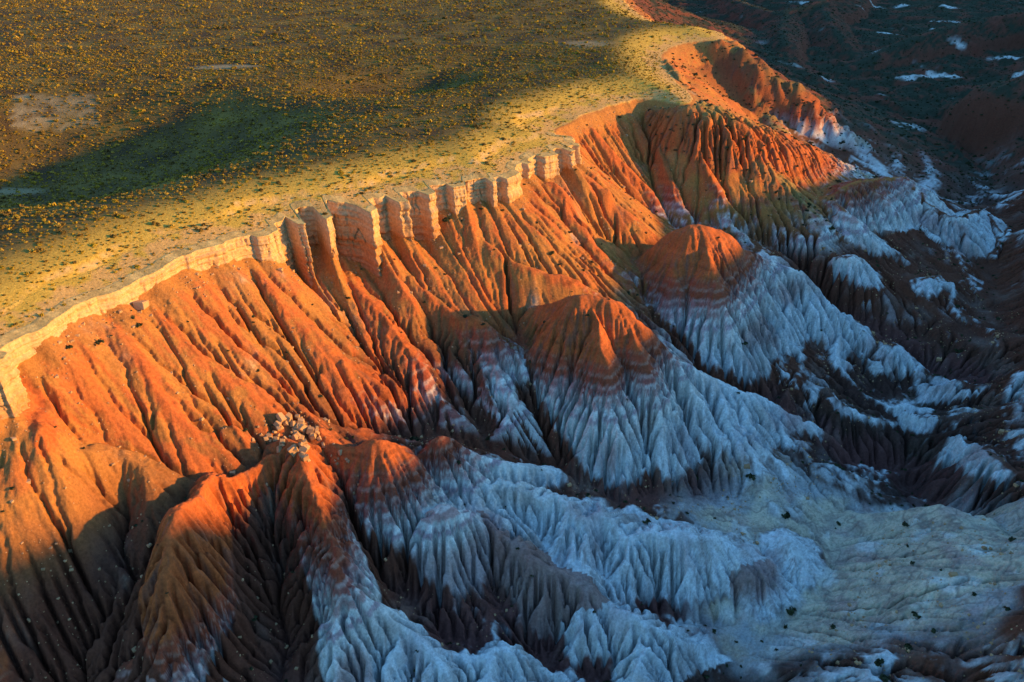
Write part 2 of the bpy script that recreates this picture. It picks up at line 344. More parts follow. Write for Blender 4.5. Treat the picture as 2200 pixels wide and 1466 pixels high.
 ('small_mound', .50, 1.2, 2.0, [(1960, 610, 2), (1995, 598, 5), (2020, 615, 2)]),
 ('pale_ridge', .50, 1.0, 2.0, [(1880, 760, 2), (1920, 735, 7), (1980, 770, 6), (2060, 830, 5), (2160, 820, 3)]),
 ('pale_ridge', .50, 1.0, 2.0, [(1990, 735, 5), (2040, 775, 3), (2100, 790, 2)]),
 ('pale_ridge', .50, 1.0, 2.0, [(1790, 850, 4), (1830, 880, 5), (1900, 900, 4), (2000, 905, 3)]),
 ('pale_ridge', .50, 1.0, 2.0, [(2040, 1000, 3), (2090, 965, 7), (2140, 990, 5), (2220, 1040, 2)]),
 ('pale_ridge', .50, 1.0, 2.0, [(2090, 320, 3), (2150, 290, 8), (2230, 250, 12)]),
 ('far_cone', .50, 6.0, 8.0, [(1500, -30, 10), (1640, 20, 22), (1700, 20, 28), (1790, -10, 34), (1850, -60, 30)]),
 ('far_cone', .50, 3.0, 6.0, [(1760, 10, 28), (1800, 70, 18), (1840, 130, 3)]),
 ('far_cone', .50, 3.0, 6.0, [(1690, 25, 26), (1680, 80, 14), (1700, 125, 2)]),
 ('far_cone', .45, 5.0, 8.0, [(2250, 20, 40), (2120, 40, 34), (2000, 70, 26), (1880, 120, 12), (1800, 160, 2)]),
 ('far_cone', .45, 5.0, 8.0, [(2260, 150, 40), (2150, 200, 22), (2050, 230, 10), (1960, 240, 2)]),
]
print('start ridges', time.time() - T00); # ravines between the hills: (depth, half-slope, points)
RAVINES = [
 (9, .55, [(1030, 545, 0), (1100, 640, 0), (1155, 740, 0), (1190, 850, 0), (1225, 945, 0), (1290, 1015, 0), (1400, 1030, 0), (1560, 1040, 0)]),
 (10, .55, [(1385, 590, 0), (1430, 690, 0), (1505, 755, 0), (1600, 805, 0), (1700, 885, 0), (1820, 965, 0), (1950, 1015, 0), (2210, 1110, 0)]),
 (9, .5, [(1480, 470, 0), (1570, 480, 0), (1690, 530, 0), (1800, 625, 0), (1900, 705, 0), (2110, 800, 0)]),
 (7, .5, [(640, 860, 0), (780, 895, 0), (930, 915, 0), (1080, 955, 0), (1230, 1005, 0)]),
 (13, .65, [(250, 930, 0), (245, 1050, 0), (220, 1180, 0), (160, 1300, 0), (110, 1480, 0)]),
 (13, .65, [(545, 1040, 0), (560, 1120, 0), (590, 1210, 0), (600, 1310, 0), (590, 1480, 0)]),
 (11, .55, [(700, 990, 0), (780, 1080, 0), (830, 1180, 0), (900, 1290, 0), (1010, 1370, 0), (1150, 1405, 0), (1260, 1440, 0)]),
 (8, .6, [(1050, 1190, 0), (1075, 1300, 0), (1120, 1375, 0)]),
 (8, .6, [(1220, 1225, 0), (1330, 1270, 0), (1430, 1310, 0), (1540, 1330, 0)]),
 (6, .5, [(1000, 1020, 0), (1010, 1080, 0), (1060, 1100, 0), (1150, 1150, 0), (1190, 1215, 0)]),
 (8, .6, [(1250, 420, 0), (1330, 500, 0), (1400, 560, 0)]),
 (7, .6, [(900, 640, 0), (960, 760, 0), (1000, 850, 0), (1040, 910, 0)]),
]
_rav = []
for dp, sl_, pts in RAVINES:
    q = np.array([P(*p) + (0.,) for p in pts]); R3, _ = resample(q, 4.0)
    u = np.linspace(0, 1, len(R3)); R3[:, 3] = dp * np.clip(u * 4, .15, 1); _rav.append((dp, R3))
_ridge3 = []
for nm, sl_, rd, bl, pts in RIDGES:
    hk, sk = (1.0, 1.0) if nm in ('grass_shoulder', 'far_spur', 'far_cone') else (.82, 1.3)
    if nm in ('badland_ridge', 'red_ridge', 'pale_spur', 'near_mound', 'pale_ridge', 'small_mound', 'brown_mound', 'white_scarp'): hk, sk = 1.35, 1.25
    pts = [(a, b, c * hk) for a, b, c in pts]; sl_ = sl_ * sk
    q = [P(*p) + (p[2],) for p in pts]
    R3, _ = resample(q, 3.0 if q[0][1] < 520 else 8.0)
    _ridge3.append((nm, sl_, rd, bl, R3))
BROAD = ('grass_shoulder', 'far_spur', 'far_cone', 'white_scarp', 'hill_double', 'hill_dome', 'hill_round', 'hill_pale')
NAMES = []
for r in RIDGES:
    if r[0] not in NAMES: NAMES.append(r[0])

def pan_mask(X, Y):
    yx, yy, _ = W(1840, 1290, -118)
    e_ = .22 * fbm(X / 26, Y / 26, 185, 3)
    return np.exp(-((((X - yx) / 60) ** 2 + ((Y - yy) / 42) ** 2) * (1 + 2 * e_)) ** 1.6)
# water cuts the ground: channels follow the drainage, the ribs between them are left standing
EX0, EX1, EY0, EY1, EDX = -215.0, 400.0, 104.0, 536.0, 0.85
def erode(Z, K, thr, hold, rain, dx, steps):
    nr, nc = Z.shape; N = nr * nc; Z = Z.astype(F).copy(); A = np.ones(N)
    r = np.random.RandomState(3); idx = np.arange(N, dtype=np.int32).reshape(nr, nc)
    nb = [(-1, 0, 1.), (1, 0, 1.), (0, -1, 1.), (0, 1, 1.), (-1, -1, 0), (-1, 1, 0), (1, -1, 0), (1, 1, 0)]
    jit = [(1.0 / (np.full((nr, nc), w, F) if w else (2 - r.rand(nr, nc)).astype(F) ** 1.0)) for _, _, w in nb]
    for it in range(steps):
        best = np.zeros((nr, nc), F); rec = idx.copy()
        Zp = np.pad(Z, 1, mode='edge')
        for (a, b, w), j in zip(nb, jit):
            d = (Z - Zp[1 + a:1 + a + nr, 1 + b:1 + b + nc]) * j
            m = d > best
            best[m] = d[m]; rec[m] = (idx[m] + a * nc + b)
        rf = np.clip(rec.ravel(), 0, N - 1); self_ = rf == idx.ravel()
        for k in range(60 if it == 0 else 22):
            A = rain + np.bincount(rf, weights=np.where(self_, 0, A), minlength=N)
        Fc = (K * np.clip(A.reshape(nr, nc) ** .5 - thr, 0, 26)).astype(F); Fc[hold] = 0
        Z = (Z + Fc * Z.ravel()[rf].reshape(nr, nc)) / (1 + Fc)
        if it % 6 == 5:
            Zp = np.pad(Z, 1, mode='edge'); lap = (Zp[:-2, 1:-1] + Zp[2:, 1:-1] + Zp[1:-1, :-2] + Zp[1:-1, 2:]) * .25 - Z
            Z = np.where(hold, Z, Z + .12 * lap)
    return Z, A.reshape(nr, nc).astype(F)
def blur(Z, k):
    for ax in (0, 1, 0, 1):
        P_ = np.pad(Z, [(k + 1, k) if a == ax else (0, 0) for a in (0, 1)], mode='edge').astype(np.float64); c = np.cumsum(P_, axis=ax)
        Z = ((c[2 * k + 1:] - c[:-2 * k - 1]) if ax == 0 else (c[:, 2 * k + 1:] - c[:, :-2 * k - 1])) / (2 * k + 1)
    return Z.astype(F)
def cubic_at(G, X, Y):
    u = np.clip((X - EX0) / EDX, 1, G.shape[1] - 3.001); v = np.clip((Y - EY0) / EDX, 1, G.shape[0] - 3.001)
    i = u.astype(np.int32); j = v.astype(np.int32); fu = (u - i).astype(F); fv = (v - j).astype(F)
    def wts(t): return (-.5 * t + t * t - .5 * t ** 3, 1 - 2.5 * t * t + 1.5 * t ** 3, .5 * t + 2 * t * t - 1.5 * t ** 3, -.5 * t * t + .5 * t ** 3)
    wu = wts(fu); wv = wts(fv); out = 0
    for a in range(4):
        row = 0
        for b in range(4): row = row + wu[b] * G[j + a - 1, i + b - 1]
        out = out + wv[a] * row
    return out
def macro(X, Y, cell):
    """large shapes of the ground on a structured sheet, with the coordinates that rills and flutes follow"""
    X = X.astype(F); Y = Y.astype(F)
    pre = rim_fields(X, Y)
    z, D, Dp, s, C, ztop, fl, E = base_z(X, Y, True, pre)
    tick('base'); z0 = z.copy(); own = np.full(X.shape, -1, np.int16); lift = np.zeros(X.shape, F)
    wx = X + 1.6 * vnoise(X / 9, Y / 9, 80) + 0.6 * vnoise(X / 3.5, Y / 3.5, 81)
    wy = Y + 1.6 * vnoise(X / 9, Y / 9, 82) + 0.6 * vnoise(X / 3.5, Y / 3.5, 83)
    cut_ = np.zeros(X.shape, F)
    for slp, R3 in _rav:
        reach = 30
        rows = np.where((Y[:, 0] > R3[:, 1].min() - reach) & (Y[:, 0] < R3[:, 1].max() + reach))[0]
        if len(rows) == 0: continue
        r0, r1 = rows[0], rows[-1] + 1
        cols = np.where(((X[r0:r1] > R3[:, 0].min() - reach) & (X[r0:r1] < R3[:, 0].max() + reach)).any(0))[0]
        if len(cols) == 0: continue
        sl2 = (slice(r0, r1), slice(cols[0], cols[-1] + 1)); ax, ay = wx[sl2], wy[sl2]
        dd, par, _ = poly_near(ax, ay, R3[:, :2])
        dk = np.interp(par, np.arange(len(R3)), R3[:, 3]).astype(F)
        v_ = np.clip(1 - dd / (4 + 1.5 * slp), 0, 1)
        cut_[sl2] = np.maximum(cut_[sl2], dk * (.55 * v_ + .45 * v_ * v_) * sstep(4, 14, Dp[sl2]))
    zorig = z.copy(); z = z - cut_; rav = cut_; z0 = z.copy()
    fs = np.zeros(X.shape, F); fdist = np.zeros(X.shape, F)
    for kk, (nm, slp, rd, bl, R3) in enumerate(_ridge3):
        hmax = R3[:, 3].max()
        reach = 24 + 2.6 * hmax
        x0, x1, y0, y1 = R3[:, 0].min() - reach, R3[:, 0].max() + reach, R3[:, 1].min() - reach, R3[:, 1].max() + reach
        rows = np.where((Y[:, 0] > y0) & (Y[:, 0] < y1))[0]
        if len(rows) == 0: continue
        r0, r1 = rows[0], rows[-1] + 1
        cols = np.where(((X[r0:r1] > x0) & (X[r0:r1] < x1)).any(0))[0]
        if len(cols) == 0: continue
        sl2 = (slice(r0, r1), slice(cols[0], cols[-1] + 1))
        ax, ay = wx[sl2], wy[sl2]
        idx = np.arange(len(R3))
        cand = np.full(ax.shape, -1e4, F); par = np.zeros(ax.shape, F); d = np.full(ax.shape, 99, F); side = np.ones(ax.shape, F)
        broad = nm in BROAD; zz0 = z0[sl2]
        for i in range(len(R3) - 1):
            (x_, y_, z_, h_), (dx, dy, dz, dh) = R3[i], R3[i + 1] - R3[i]
            vx = ax - F(x_); vy = ay - F(y_)
            t = np.clip((vx * F(dx) + vy * F(dy)) * F(1 / (dx * dx + dy * dy + 1e-9)), 0, 1)
            ex = vx - t * F(dx); ey = vy - t * F(dy); di = np.sqrt(ex * ex + ey * ey)
            e = np.sqrt(di * di + F(rd * rd)) - F(rd); hr = F(h_) + t * F(dh)
            ca = F(z_) + t * F(dz) - F(slp) * e - F(.05) * np.clip(e - (2 + F(1.1) * hr), 0, None) ** 2
            if not broad: ca = smin(ca, zz0 + hr - F(.8 * slp) * e, 2.0)
            m = ca > cand
            cand = np.where(m, ca, cand); par = np.where(m, i + t, par); d = np.where(m, di, d)
            side = np.where(m, np.where(vx * F(dy) - vy * F(dx) >= 0, F(1), F(-1)), side)
        old = z[sl2]
        new = smax(old, cand, bl)
        new = np.where(Dp[sl2] < 1.5, old, new)
        win = (cand > old) & (Dp[sl2] > 1.5)
        own[sl2][win] = NAMES.index(nm)
        # crest coordinate for the flutes: along the crest, turned round its ends
        pi_ = np.clip(par.astype(np.int32), 0, len(R3) - 2)
        T = np.diff(R3[:, :2], axis=0); Ls = np.linalg.norm(T, axis=1); T = (T / Ls[:, None]).astype(F); cum = np.concatenate([[0], np.cumsum(Ls)])
        qx = np.interp(par, idx, R3[:, 0]); qy = np.interp(par, idx, R3[:, 1])
        al = (ax - qx) * T[pi_, 0] + (ay - qy) * T[pi_, 1]
        phi = np.arctan2(al, np.sqrt(np.clip(d * d - al * al, 0, None)) + 1e-3)
        fsv = (np.interp(par, idx, cum) + 7.0 * phi + 400 * side + 57.3 * kk).astype(F)
        fs[sl2][win] = fsv[win]; fdist[sl2][win] = d[win]
        z[sl2] = new
    q1 = vnoise(X / 46 + .25 * vnoise(X / 20, Y / 20, 90), Y / 34, 91); q2 = vnoise(X / 21 + .3 * q1, Y / 16, 92)
    vr = (1 - 2.4 * np.abs(q1)) * .65 + (1 - 2.4 * np.abs(q2)) * .35
    pan = pan_mask(X, Y)
    vmask = sstep(-84, -98, z) * (1 - sstep(.1, .5, pan)) * (1 - sstep(480, 620, Y) * .6)
    z = z + np.clip(vr - .1, 0, 1) * 6.0 * vmask
    tick('ridges')
    z = z + sstep(.06, .4, pan) * (.35 * (1 - 2 * np.abs(vnoise(X / 13 + .4 * q1, Y / 12, 186))) + .14 * (1 - 2 * np.abs(vnoise(X / 5.5, Y / 4.5, 187))))
    ow = s + 7 * vnoise(X / 40, Y / 40, 93) + 2.5 * vnoise(X / 14, Y / 14, 94) + .28 * E
    r1 = 1 - 2.3 * np.abs(vnoise(ow / 21, E / 85, 95)); r2 = 1 - 2.3 * np.abs(vnoise(ow / 9.5 + .4 * r1, E / 42, 96))
    lowz = sstep(-46, -64, z0 + 6 * vnoise(X / 50, Y / 50, 97)) * sstep(-122, -108, z0) * (1 - sstep(.1, .5, pan_mask(X, Y)))
    bs_ = np.clip(.75 * r1 + .45 * r2 - .05, 0, 1.3) * lowz
    z = z + 4.2 * bs_ * (1 - .9 * sstep(.5, 4, z - z0))
    lift = z - z0
    vdist = (own < 0) & (lift > .5)
    # gradient on the structured sheet
    def grad(Zf):
        zu = np.gradient(Zf, axis=1); zv = np.gradient(Zf, axis=0)
        xu = np.gradient(X, axis=1); xv = np.gradient(X, axis=0); yv = np.gradient(Y, axis=0)
        gx = zu / xu; gy = (zv - gx * xv) / yv
        return gx.astype(F), gy.astype(F)
    tick('a'); gx, gy = grad(z)
    slope = np.sqrt(gx * gx + gy * gy)
    M = dict(X=X, Y=Y, z=z, zorig=zorig, own=own, lift=lift, rav=rav, fs=fs, fdist=fdist, gx=gx, gy=gy, slope=slope, D=D, Dp=Dp, s=s, E=E, pan=pan, pre=pre, fine=cell < 1.5, grad=grad)
    rill_noise(M)
    rel = M['tal_r'] * M['fade'] * (1 - M['mound']) * M['steep'] * (.3 + .7 * M['patch'])
    flute = 2.1 * (1 - 2.2 * np.abs(M['f_a'])) + 1.35 * (1.6 * np.abs(M['f_b']) - .5)
    M['grs'] = np.isin(own, [NAMES.index('grass_shoulder'), NAMES.index('far_spur')])
    M['rel'] = rel + flute * M['am'] * (own >= 0) * np.where(M['grs'], .6 if M['fine'] else 1.7, 1)
    return M
def rill_noise(M, coarse=True):
    X, Y, s, E, slope = M['X'], M['Y'], M['s'], M['E'], M['slope']
    M['mound'] = sstep(0.6, 2.5, M['lift']); M['fade'] = sstep(0.12, 0.5, slope) * sstep(1.0, 7.0, M['Dp'])
    sw = s + 3.2 * vnoise(X / 24, Y / 24, 111) + 1.0 * vnoise(X / 8, Y / 8, 112) + 5 * vnoise(E / 60, s / 90, 113)
    n_a = vnoise(sw / 13, E / 90, 114); n_b = vnoise(sw / 6.0 + .3 * n_a, E / 55, 115); n_c = vnoise(sw / 2.6, E / 30, 116)
    M['n_d'] = vnoise(sw / 1.2, E / 16, 117) if M['fine'] else n_c
    M['big'] = 1 - 2 * np.abs(n_a); M['mid'] = 1 - 2 * np.abs(n_b); M['small'] = 2 * np.abs(n_c) - .6
    fw = M['fs'] + .9 * vnoise(X / 9, Y / 9, 121); fdist = M['fdist']
    M['am'] = sstep(0, 7, fdist) * M['mound'] * M['fade']
    M['f_a'] = vnoise(fw / (7.5 if M['fine'] else 13.), fdist / 60, 122); M['f_b'] = vnoise(fw / 4.0 + .3 * M['f_a'], fdist / 30, 123)
    M['f_c'] = vnoise(fw / 1.35, fdist / 14, 124) if M['fine'] else M['f_b']
    if coarse:
        grow = sstep(0, 22, E)
        M['steep'] = 1 + 1.3 * sstep(.8, 1.1, slope); M['patch'] = sstep(-.45, .35, vnoise(X / 32, Y / 32, 118) + .3 * M['big'])
        m1, m2, m3 = [sstep(-.3, .4, vnoise(X / q_, Y / q_, 140 + int(q_))) for q_ in (37., 29., 19.)]
        M['tal_r'] = 3.4 * M['big'] * grow * m1 + 1.9 * M['mid'] * (.35 + .65 * grow) * m2 + .9 * M['small'] * m3
def finish(M):
    """fine relief on top of the large shapes, then the colours"""
    X, Y = M['X'], M['Y']; fade = M['fade']; z = M['z'] + M['rel']
    M['g5'] = M['g2'] = np.ones_like(z)
    if M['fine']:
        hx, hy = M['gx'], M['gy']
        for lam, amp, key in ((6.0, .22, 'g5'), (2.6, .20, 'g2'), (1.3, .09, 'g1')):
            cc, cx, cy = gully(X, Y, hx, hy, lam, 100 + int(lam)); a = amp * fade; M[key] = cc
            z = z + a * (1 - 2 * (0.5 - 0.5 * cc) ** 2.2); hx = hx + a * cx; hy = hy + a * cy
    deb = sstep(1.0, 7.0, M['Dp']) * (1 - M['mound'])
    M['zz'] = z + deb * (0.25 * fbm(X / 2.6, Y / 2.6, 120, 3) + 0.3 * fbm(X / 11, Y / 11, 124, 2)) + 0.05 * fbm(X / 1.3, Y / 1.3, 127, 2)
    if 'slope2' not in M:
        a, b = M['grad'](M['zz']); M['slope2'] = np.sqrt(a * a + b * b)
    return paint(M)
def paint(M):
    X, Y, z, own, D, Dp, s, E, pan, slope, slope2, rav, fdist = [M[k] for k in ('X', 'Y', 'zz', 'own', 'D', 'Dp', 's', 'E', 'pan', 'slope', 'slope2', 'rav', 'fdist')]
    big, mid, small, g5, g2, f_b, f_c = M['big'] * M['fade'], M['mid'] * M['fade'], M['small'] * M['fade'], M['g5'], M['g2'], M['f_b'], M['f_c']
    cvx = M.get('cvx', np.zeros_like(z)); larea = M.get('larea', np.zeros_like(z)); lift = M['lift']; lift2 = M['z'] - M['zorig']
    # ------------------------------------------------ colours of the ground, with shade deepened in places
    def col(*c): return np.array(c, F)
    def mix(a, b, t): return a + (b - a) * t[..., None]
    sh = X.shape
    n1 = fbm(X / 26, Y / 26, 130, 4); n2 = fbm(X / 7, Y / 7, 134, 4); n3 = fbm(X / 2.2, Y / 2.2, 138, 3); nb = fbm(X / 60, Y / 60, 141, 3)
    zs = z + .5 * n1 + 0.2 * n2
    B = -58 + .09 * np.clip(X, -110, 130) + 2.0 * nb + .15 * n3 + .25 * g5 + 9.0 * (own == NAMES.index('spur'))
    RED = col(.46, .115, .036); RED2 = col(.37, .085, .042); MAR = col(.36, .12, .10); LIL = col(.50, .37, .40); WHT = col(.80, .77, .73); BLU = col(.72, .74, .75)
    TAL = col(.48, .20, .052); TAL2 = col(.36, .142, .046); BRN = col(.145, .050, .030); BRN2 = col(.080, .038, .030); GRN = col(.038, .042, .025)
    YEL = col(.70, .56, .40); PINK = col(.40, .22, .20)
    # bare clay by layer
    t = zs - B
    BEDS = [(-40, BLU), (-22, BLU), (-17, WHT), (-11.5, WHT), (-11.2, LIL), (-9.9, LIL), (-9.6, WHT), (-7.6, WHT), (-7.2, col(.55, .36, .34)), (-5.4, col(.50, .31, .29)), (-5.1, col(.72, .62, .58)), (-4.2, col(.70, .58, .54)),
            (-3.8, MAR), (-2.2, MAR), (-1.9, col(.50, .31, .27)), (-1.1, col(.48, .28, .24)), (-.8, RED2 * .8), (1.6, RED2 * .85), (1.9, col(.44, .21, .15)), (2.5, col(.42, .19, .13)), (2.8, RED2), (5.0, RED2), (5.3, col(.42, .18, .10)),
            (5.9, RED2 * .9), (6.3, RED), (9.0, RED), (9.3, RED * .72), (10.0, RED * .75), (10.3, RED), (14, RED), (14.3, RED * 1.2), (15.2, RED * 1.15), (15.5, RED * .9), (22, RED), (40, RED)]
    bt = np.array([b[0] for b in BEDS]); bc = np.array([b[1] for b in BEDS])
    tb = t + .25 * n3
    clay = np.stack([np.interp(tb, bt, bc[:, k]) for k in range(3)], -1).astype(F)
    bed = vnoise(zs / .8, nb * 1.2, 168); clay = clay * (1 + .16 * bed * sstep(-16, -8, t))[..., None]
    # lower red lenses
    lens = sstep(.25, .5, fbm(X / 34, Y / 34, 150, 3) + .25 * sstep(-30, -20, t)) * sstep(-12, -18, t)
    clay = mix(clay, PINK, lens * .65)
    redr = np.isin(own, [NAMES.index('red_ridge'), NAMES.index('brown_mound')])
    clay = mix(clay, col(.30, .15, .12), (redr * sstep(3, 7, lift + .8 * n2) * .85).astype(F))
    # debris by height; brown starts higher on the left, deepening the shade there
    debc = mix(np.broadcast_to(TAL, sh + (3,)), TAL2, np.clip(.5 + .8 * n2, 0, 1))
    debc = mix(debc, RED, (sstep(.0, .6, small) * .45).astype(F))
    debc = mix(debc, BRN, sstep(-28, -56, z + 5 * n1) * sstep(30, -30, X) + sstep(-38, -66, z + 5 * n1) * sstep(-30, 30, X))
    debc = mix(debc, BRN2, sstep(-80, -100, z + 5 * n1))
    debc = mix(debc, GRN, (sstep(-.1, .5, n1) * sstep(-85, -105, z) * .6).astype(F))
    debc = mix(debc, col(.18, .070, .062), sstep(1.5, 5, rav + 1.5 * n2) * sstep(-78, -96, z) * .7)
    # where bare clay shows
    lift = lift2
    scp = np.isin(own, [NAMES.index('white_scarp'), NAMES.index('small_mound'), NAMES.index('pale_ridge')])
    rag = 1.5 * n2 + 1.1 * n3 + .8 * n1 + .9 * g5
    cov = fbm(X / 38, Y / 38, 158, 3) - .5 * sstep(90, 190, X - .1 * (Y - 300)) + .25 * sstep(40, -20, X)
    bare = np.where(own >= 0, sstep(.9, 2.6, lift + rag * .8 - 3.2 * sstep(95, 150, X) * sstep(-72, -84, z)), sstep(2.3, 4.0, lift + rag + 2.2 * cov - .5 - .35 * rav))
    ridge_ = sstep(.05, .7, cvx + .35 * n2 + .2 * n3)
    lowclay = ridge_ * sstep(-50, -60, z) * sstep(.18, .4, slope) * sstep(-.35, .1, cov + .2 * n2) * (1 - sstep(2.5, 6, rav)) * .95
    bare = np.where(own >= 0, bare, np.maximum(bare * .9, lowclay))
    chan = sstep(5.2, 7.6, larea + .5 * n3) * (1 - sstep(.0, .5, cvx))
    bare = bare * (1 - .8 * chan)
    bare = bare * np.where(scp, sstep(.3, .55, slope + .15 * n2), 1)
    bare = np.maximum(bare, sstep(.45, .7, .5 * big + .5 * mid + .5 * n2 + .25 * n3) * sstep(.3, .55, slope) * sstep(2, 10, E) * .75 * sstep(-66, -56, z))
    flats = fbm(X / 42 + 3, Y / 24, 155, 5)
    washw = .85 * sstep(.12, .36, flats + .3 * n2 + .25 * n3) * sstep(-92, -104, z) * (1 - sstep(.3, .6, slope))
    bare = np.maximum(bare, washw)
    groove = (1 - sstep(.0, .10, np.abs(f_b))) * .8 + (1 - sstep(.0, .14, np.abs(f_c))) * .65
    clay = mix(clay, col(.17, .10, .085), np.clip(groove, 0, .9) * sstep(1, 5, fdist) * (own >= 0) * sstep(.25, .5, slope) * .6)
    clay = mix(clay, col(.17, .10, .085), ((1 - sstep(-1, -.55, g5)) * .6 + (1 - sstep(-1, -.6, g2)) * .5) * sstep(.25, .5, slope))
    dust = fbm(X / 11 + 5, Y / 11, 159, 5)
    clay = mix(clay, col(.33, .25, .21), sstep(.05, .45, dust + .25 * n3) * .42 * sstep(2, -4, t))
    clay = mix(clay, LIL, sstep(.1, .4, fbm(X / 19, Y / 19, 163, 4)) * .3 * sstep(2, -4, t))
    debc = mix(debc, col(.24, .15, .12), sstep(.0, .5, fbm(X / 15, Y / 15, 166, 5)) * .55 * sstep(-60, -85, z))
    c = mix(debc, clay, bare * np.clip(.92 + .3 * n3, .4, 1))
    # the pale yellow pan
    pn = fbm(X / 20, Y / 20, 170, 5); halo = sstep(.04, .4, pan + .3 * pn) * (1 - sstep(.8, 3, lift))
    c = mix(c, mix(np.broadcast_to(BLU, sh + (3,)), col(.40, .30, .26), sstep(.0, .4, pn + .3 * n3)), halo * .5)
    c = mix(c, mix(np.broadcast_to(YEL, sh + (3,)), col(.40, .31, .24), sstep(-.2, .4, n2 + .5 * n3)), sstep(.25, .7, pan + .75 * pn + .15 * n3) * (1 - sstep(.5, 2.5, lift)) * .9)
    vein = 1 - sstep(.0, .035, np.abs(fbm(X / 22, Y / 22, 176, 4))); vein = np.maximum(vein, .7 * (1 - sstep(0, .04, np.abs(fbm(X / 9, Y / 9, 180, 3)))))
    c = mix(c, col(.45, .27, .25), sstep(.15, .4, fbm(X / 17, Y / 17, 188, 4)) * sstep(.1, .4, pan) * .5)
    c = mix(c, WHT, sstep(.15, .4, fbm(X / 13 + 7, Y / 13, 199, 4)) * sstep(.05, .3, pan) * .6)
    c = mix(c, col(.20, .15, .13), np.maximum(vein, .5 * sstep(4.2, 6, larea)) * sstep(.1, .4, pan) * .65)
    # grassy shoulders
    grs = np.isin(own, [NAMES.index('grass_shoulder'), NAMES.index('far_spur')]).astype(F)
    gcol = mix(np.broadcast_to(col(.24, .20, .055), sh + (3,)), col(.34, .20, .08), np.clip(.4 + n2, 0, 1))
    c = mix(c, gcol, grs * sstep(20, 9, fdist + 6 * n2) * sstep(-.5, .3, .5 - np.abs(big) + n2) * sstep(-90, -50, z) * .85)
    fa = sstep(560, 700, Y) * (D > 20)
    farc = mix(np.broadcast_to(col(.036, .040, .024), sh + (3,)), col(.17, .052, .032), np.maximum(sstep(.05, .4, n1 + .5 * nb), sstep(.35, .6, slope2 + .25 * n1) * .8))
    farc = mix(farc, WHT, sstep(.32, .46, fbm(X / 80, Y / 60, 160, 4) + .10 * n2) * sstep(-72, -84, z) * .85)
    c = mix(c, farc, fa)
    # plateau top
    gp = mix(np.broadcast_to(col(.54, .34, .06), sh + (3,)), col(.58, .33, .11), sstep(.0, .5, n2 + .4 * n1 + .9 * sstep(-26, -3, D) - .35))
    gp = mix(gp, col(.085, .050, .024), np.clip(.85 + .4 * n1, 0, 1) * sstep(-18, -46, D + 10 * n1))  # back from the rim, kept dark partly to deepen the hollow's shade
    gp = mix(gp, col(.58, .38, .20), .8 * sstep(-.2, .5, vnoise(s / 45, s * 0, 63) + .25) * (np.abs(D + 17 + 5 * vnoise(s / 22, s * 0, 61)) < .7 + .8 * n3) * sstep(60, 110, s) * (1 - sstep(420, 440, s)))
    quad = np.array([W(38, 232, -8)[:2], W(212, 226, -8)[:2], W(214, 256, -8)[:2], W(30, 268, -8)[:2]])
    clr = inside(X + 5 * n2, Y + 3 * n3, quad) * np.clip(.45 + .8 * n2 + .4 * n3, 0, .8)
    cx_, cy_, _ = W(485, 152, 0); clr = np.maximum(clr, np.exp(-(((X - cx_ - .5 * (Y - cy_)) / 24) ** 2 + ((Y - cy_) / 7) ** 2) ** 2) * .9)
    cx_, cy_, _ = W(1260, 112, 0); clr = np.maximum(clr, np.exp(-(((X - cx_) / 20) ** 2 + ((Y - cy_) / 12) ** 2) ** 2) * .6)
    cx_, cy_, _ = W(20, 380, -16); clr = np.maximum(clr, np.exp(-(((X - cx_) / 16) ** 2 + ((Y - cy_) / 5) ** 2) ** 2) * .8)
    gp = mix(gp, col(.36, .27, .15), clr.astype(F))
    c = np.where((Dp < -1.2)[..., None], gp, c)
    c = c * (1 + .16 * n3 + .10 * n2)[..., None]
    return dict(z=z, c=np.clip(c, .01, .9).astype(F), D=D, Dp=Dp, s=s, own=own, lift=lift, bare=np.where(Dp < -1.2, clr, bare), slope=slope2, E=E)

# ----------------------------------------------------------------- materials
def ground_material(name, rough_noise=1.0, bump=0.25, scale=1.0):
    m = bpy.data.materials.new(name); m.use_nodes = True
    n = m.node_tree; n.nodes.clear()
    out = n.nodes.new('ShaderNodeOutputMaterial'); bs = n.nodes.new('ShaderNodeBsdfPrincipled')
    bs.inputs['Roughness'].default_value = .95; bs.inputs['Specular IOR Level'].default_value = .1
    at = n.nodes.new('ShaderNodeAttribute'); at.attribute_name = 'albedo'
    tc = n.nodes.new('ShaderNodeTexCoord')
    n1 = n.nodes.new('ShaderNodeTexNoise'); n1.inputs['Scale'].default_value = 1.1 * scale; n1.inputs['Detail'].default_value = 6; n1.inputs['Roughness'].default_value = .7
    n.links.new(tc.outputs['Object'], n1.inputs['Vector'])
    mr = n.nodes.new('ShaderNodeMapRange'); mr.inputs['From Min'].default_value = .25; mr.inputs['From Max'].default_value = .75
    mr.inputs['To Min'].default_value = 1 - .4 * rough_noise; mr.inputs['To Max'].default_value = 1 + .4 * rough_noise
    n.links.new(n1.outputs[0], mr.inputs['Value'])
    mx = n.nodes.new('ShaderNodeVectorMath'); mx.operation = 'SCALE'
    n.links.new(at.outputs['Color'], mx.inputs[0]); n.links.new(mr.outputs[0], mx.inputs['Scale'])
    n.links.new(mx.outputs[0], bs.inputs['Base Color'])
    bp = n.nodes.new('ShaderNodeBump'); bp.inputs['Strength'].default_value = bump; bp.inputs['Distance'].default_value = .6
    n.links.new(n1.outputs[0], bp.inputs['Height']); n.links.new(bp.outputs[0], bs.inputs['Normal'])
    n.links.new(bs.outputs[0], out.inputs[0])
    return m
MAT_GROUND = ground_material('ground_earth', 1.0, .55)
MAT_CLIFF = ground_material('cliff_rock', 1.0, .5, .8)

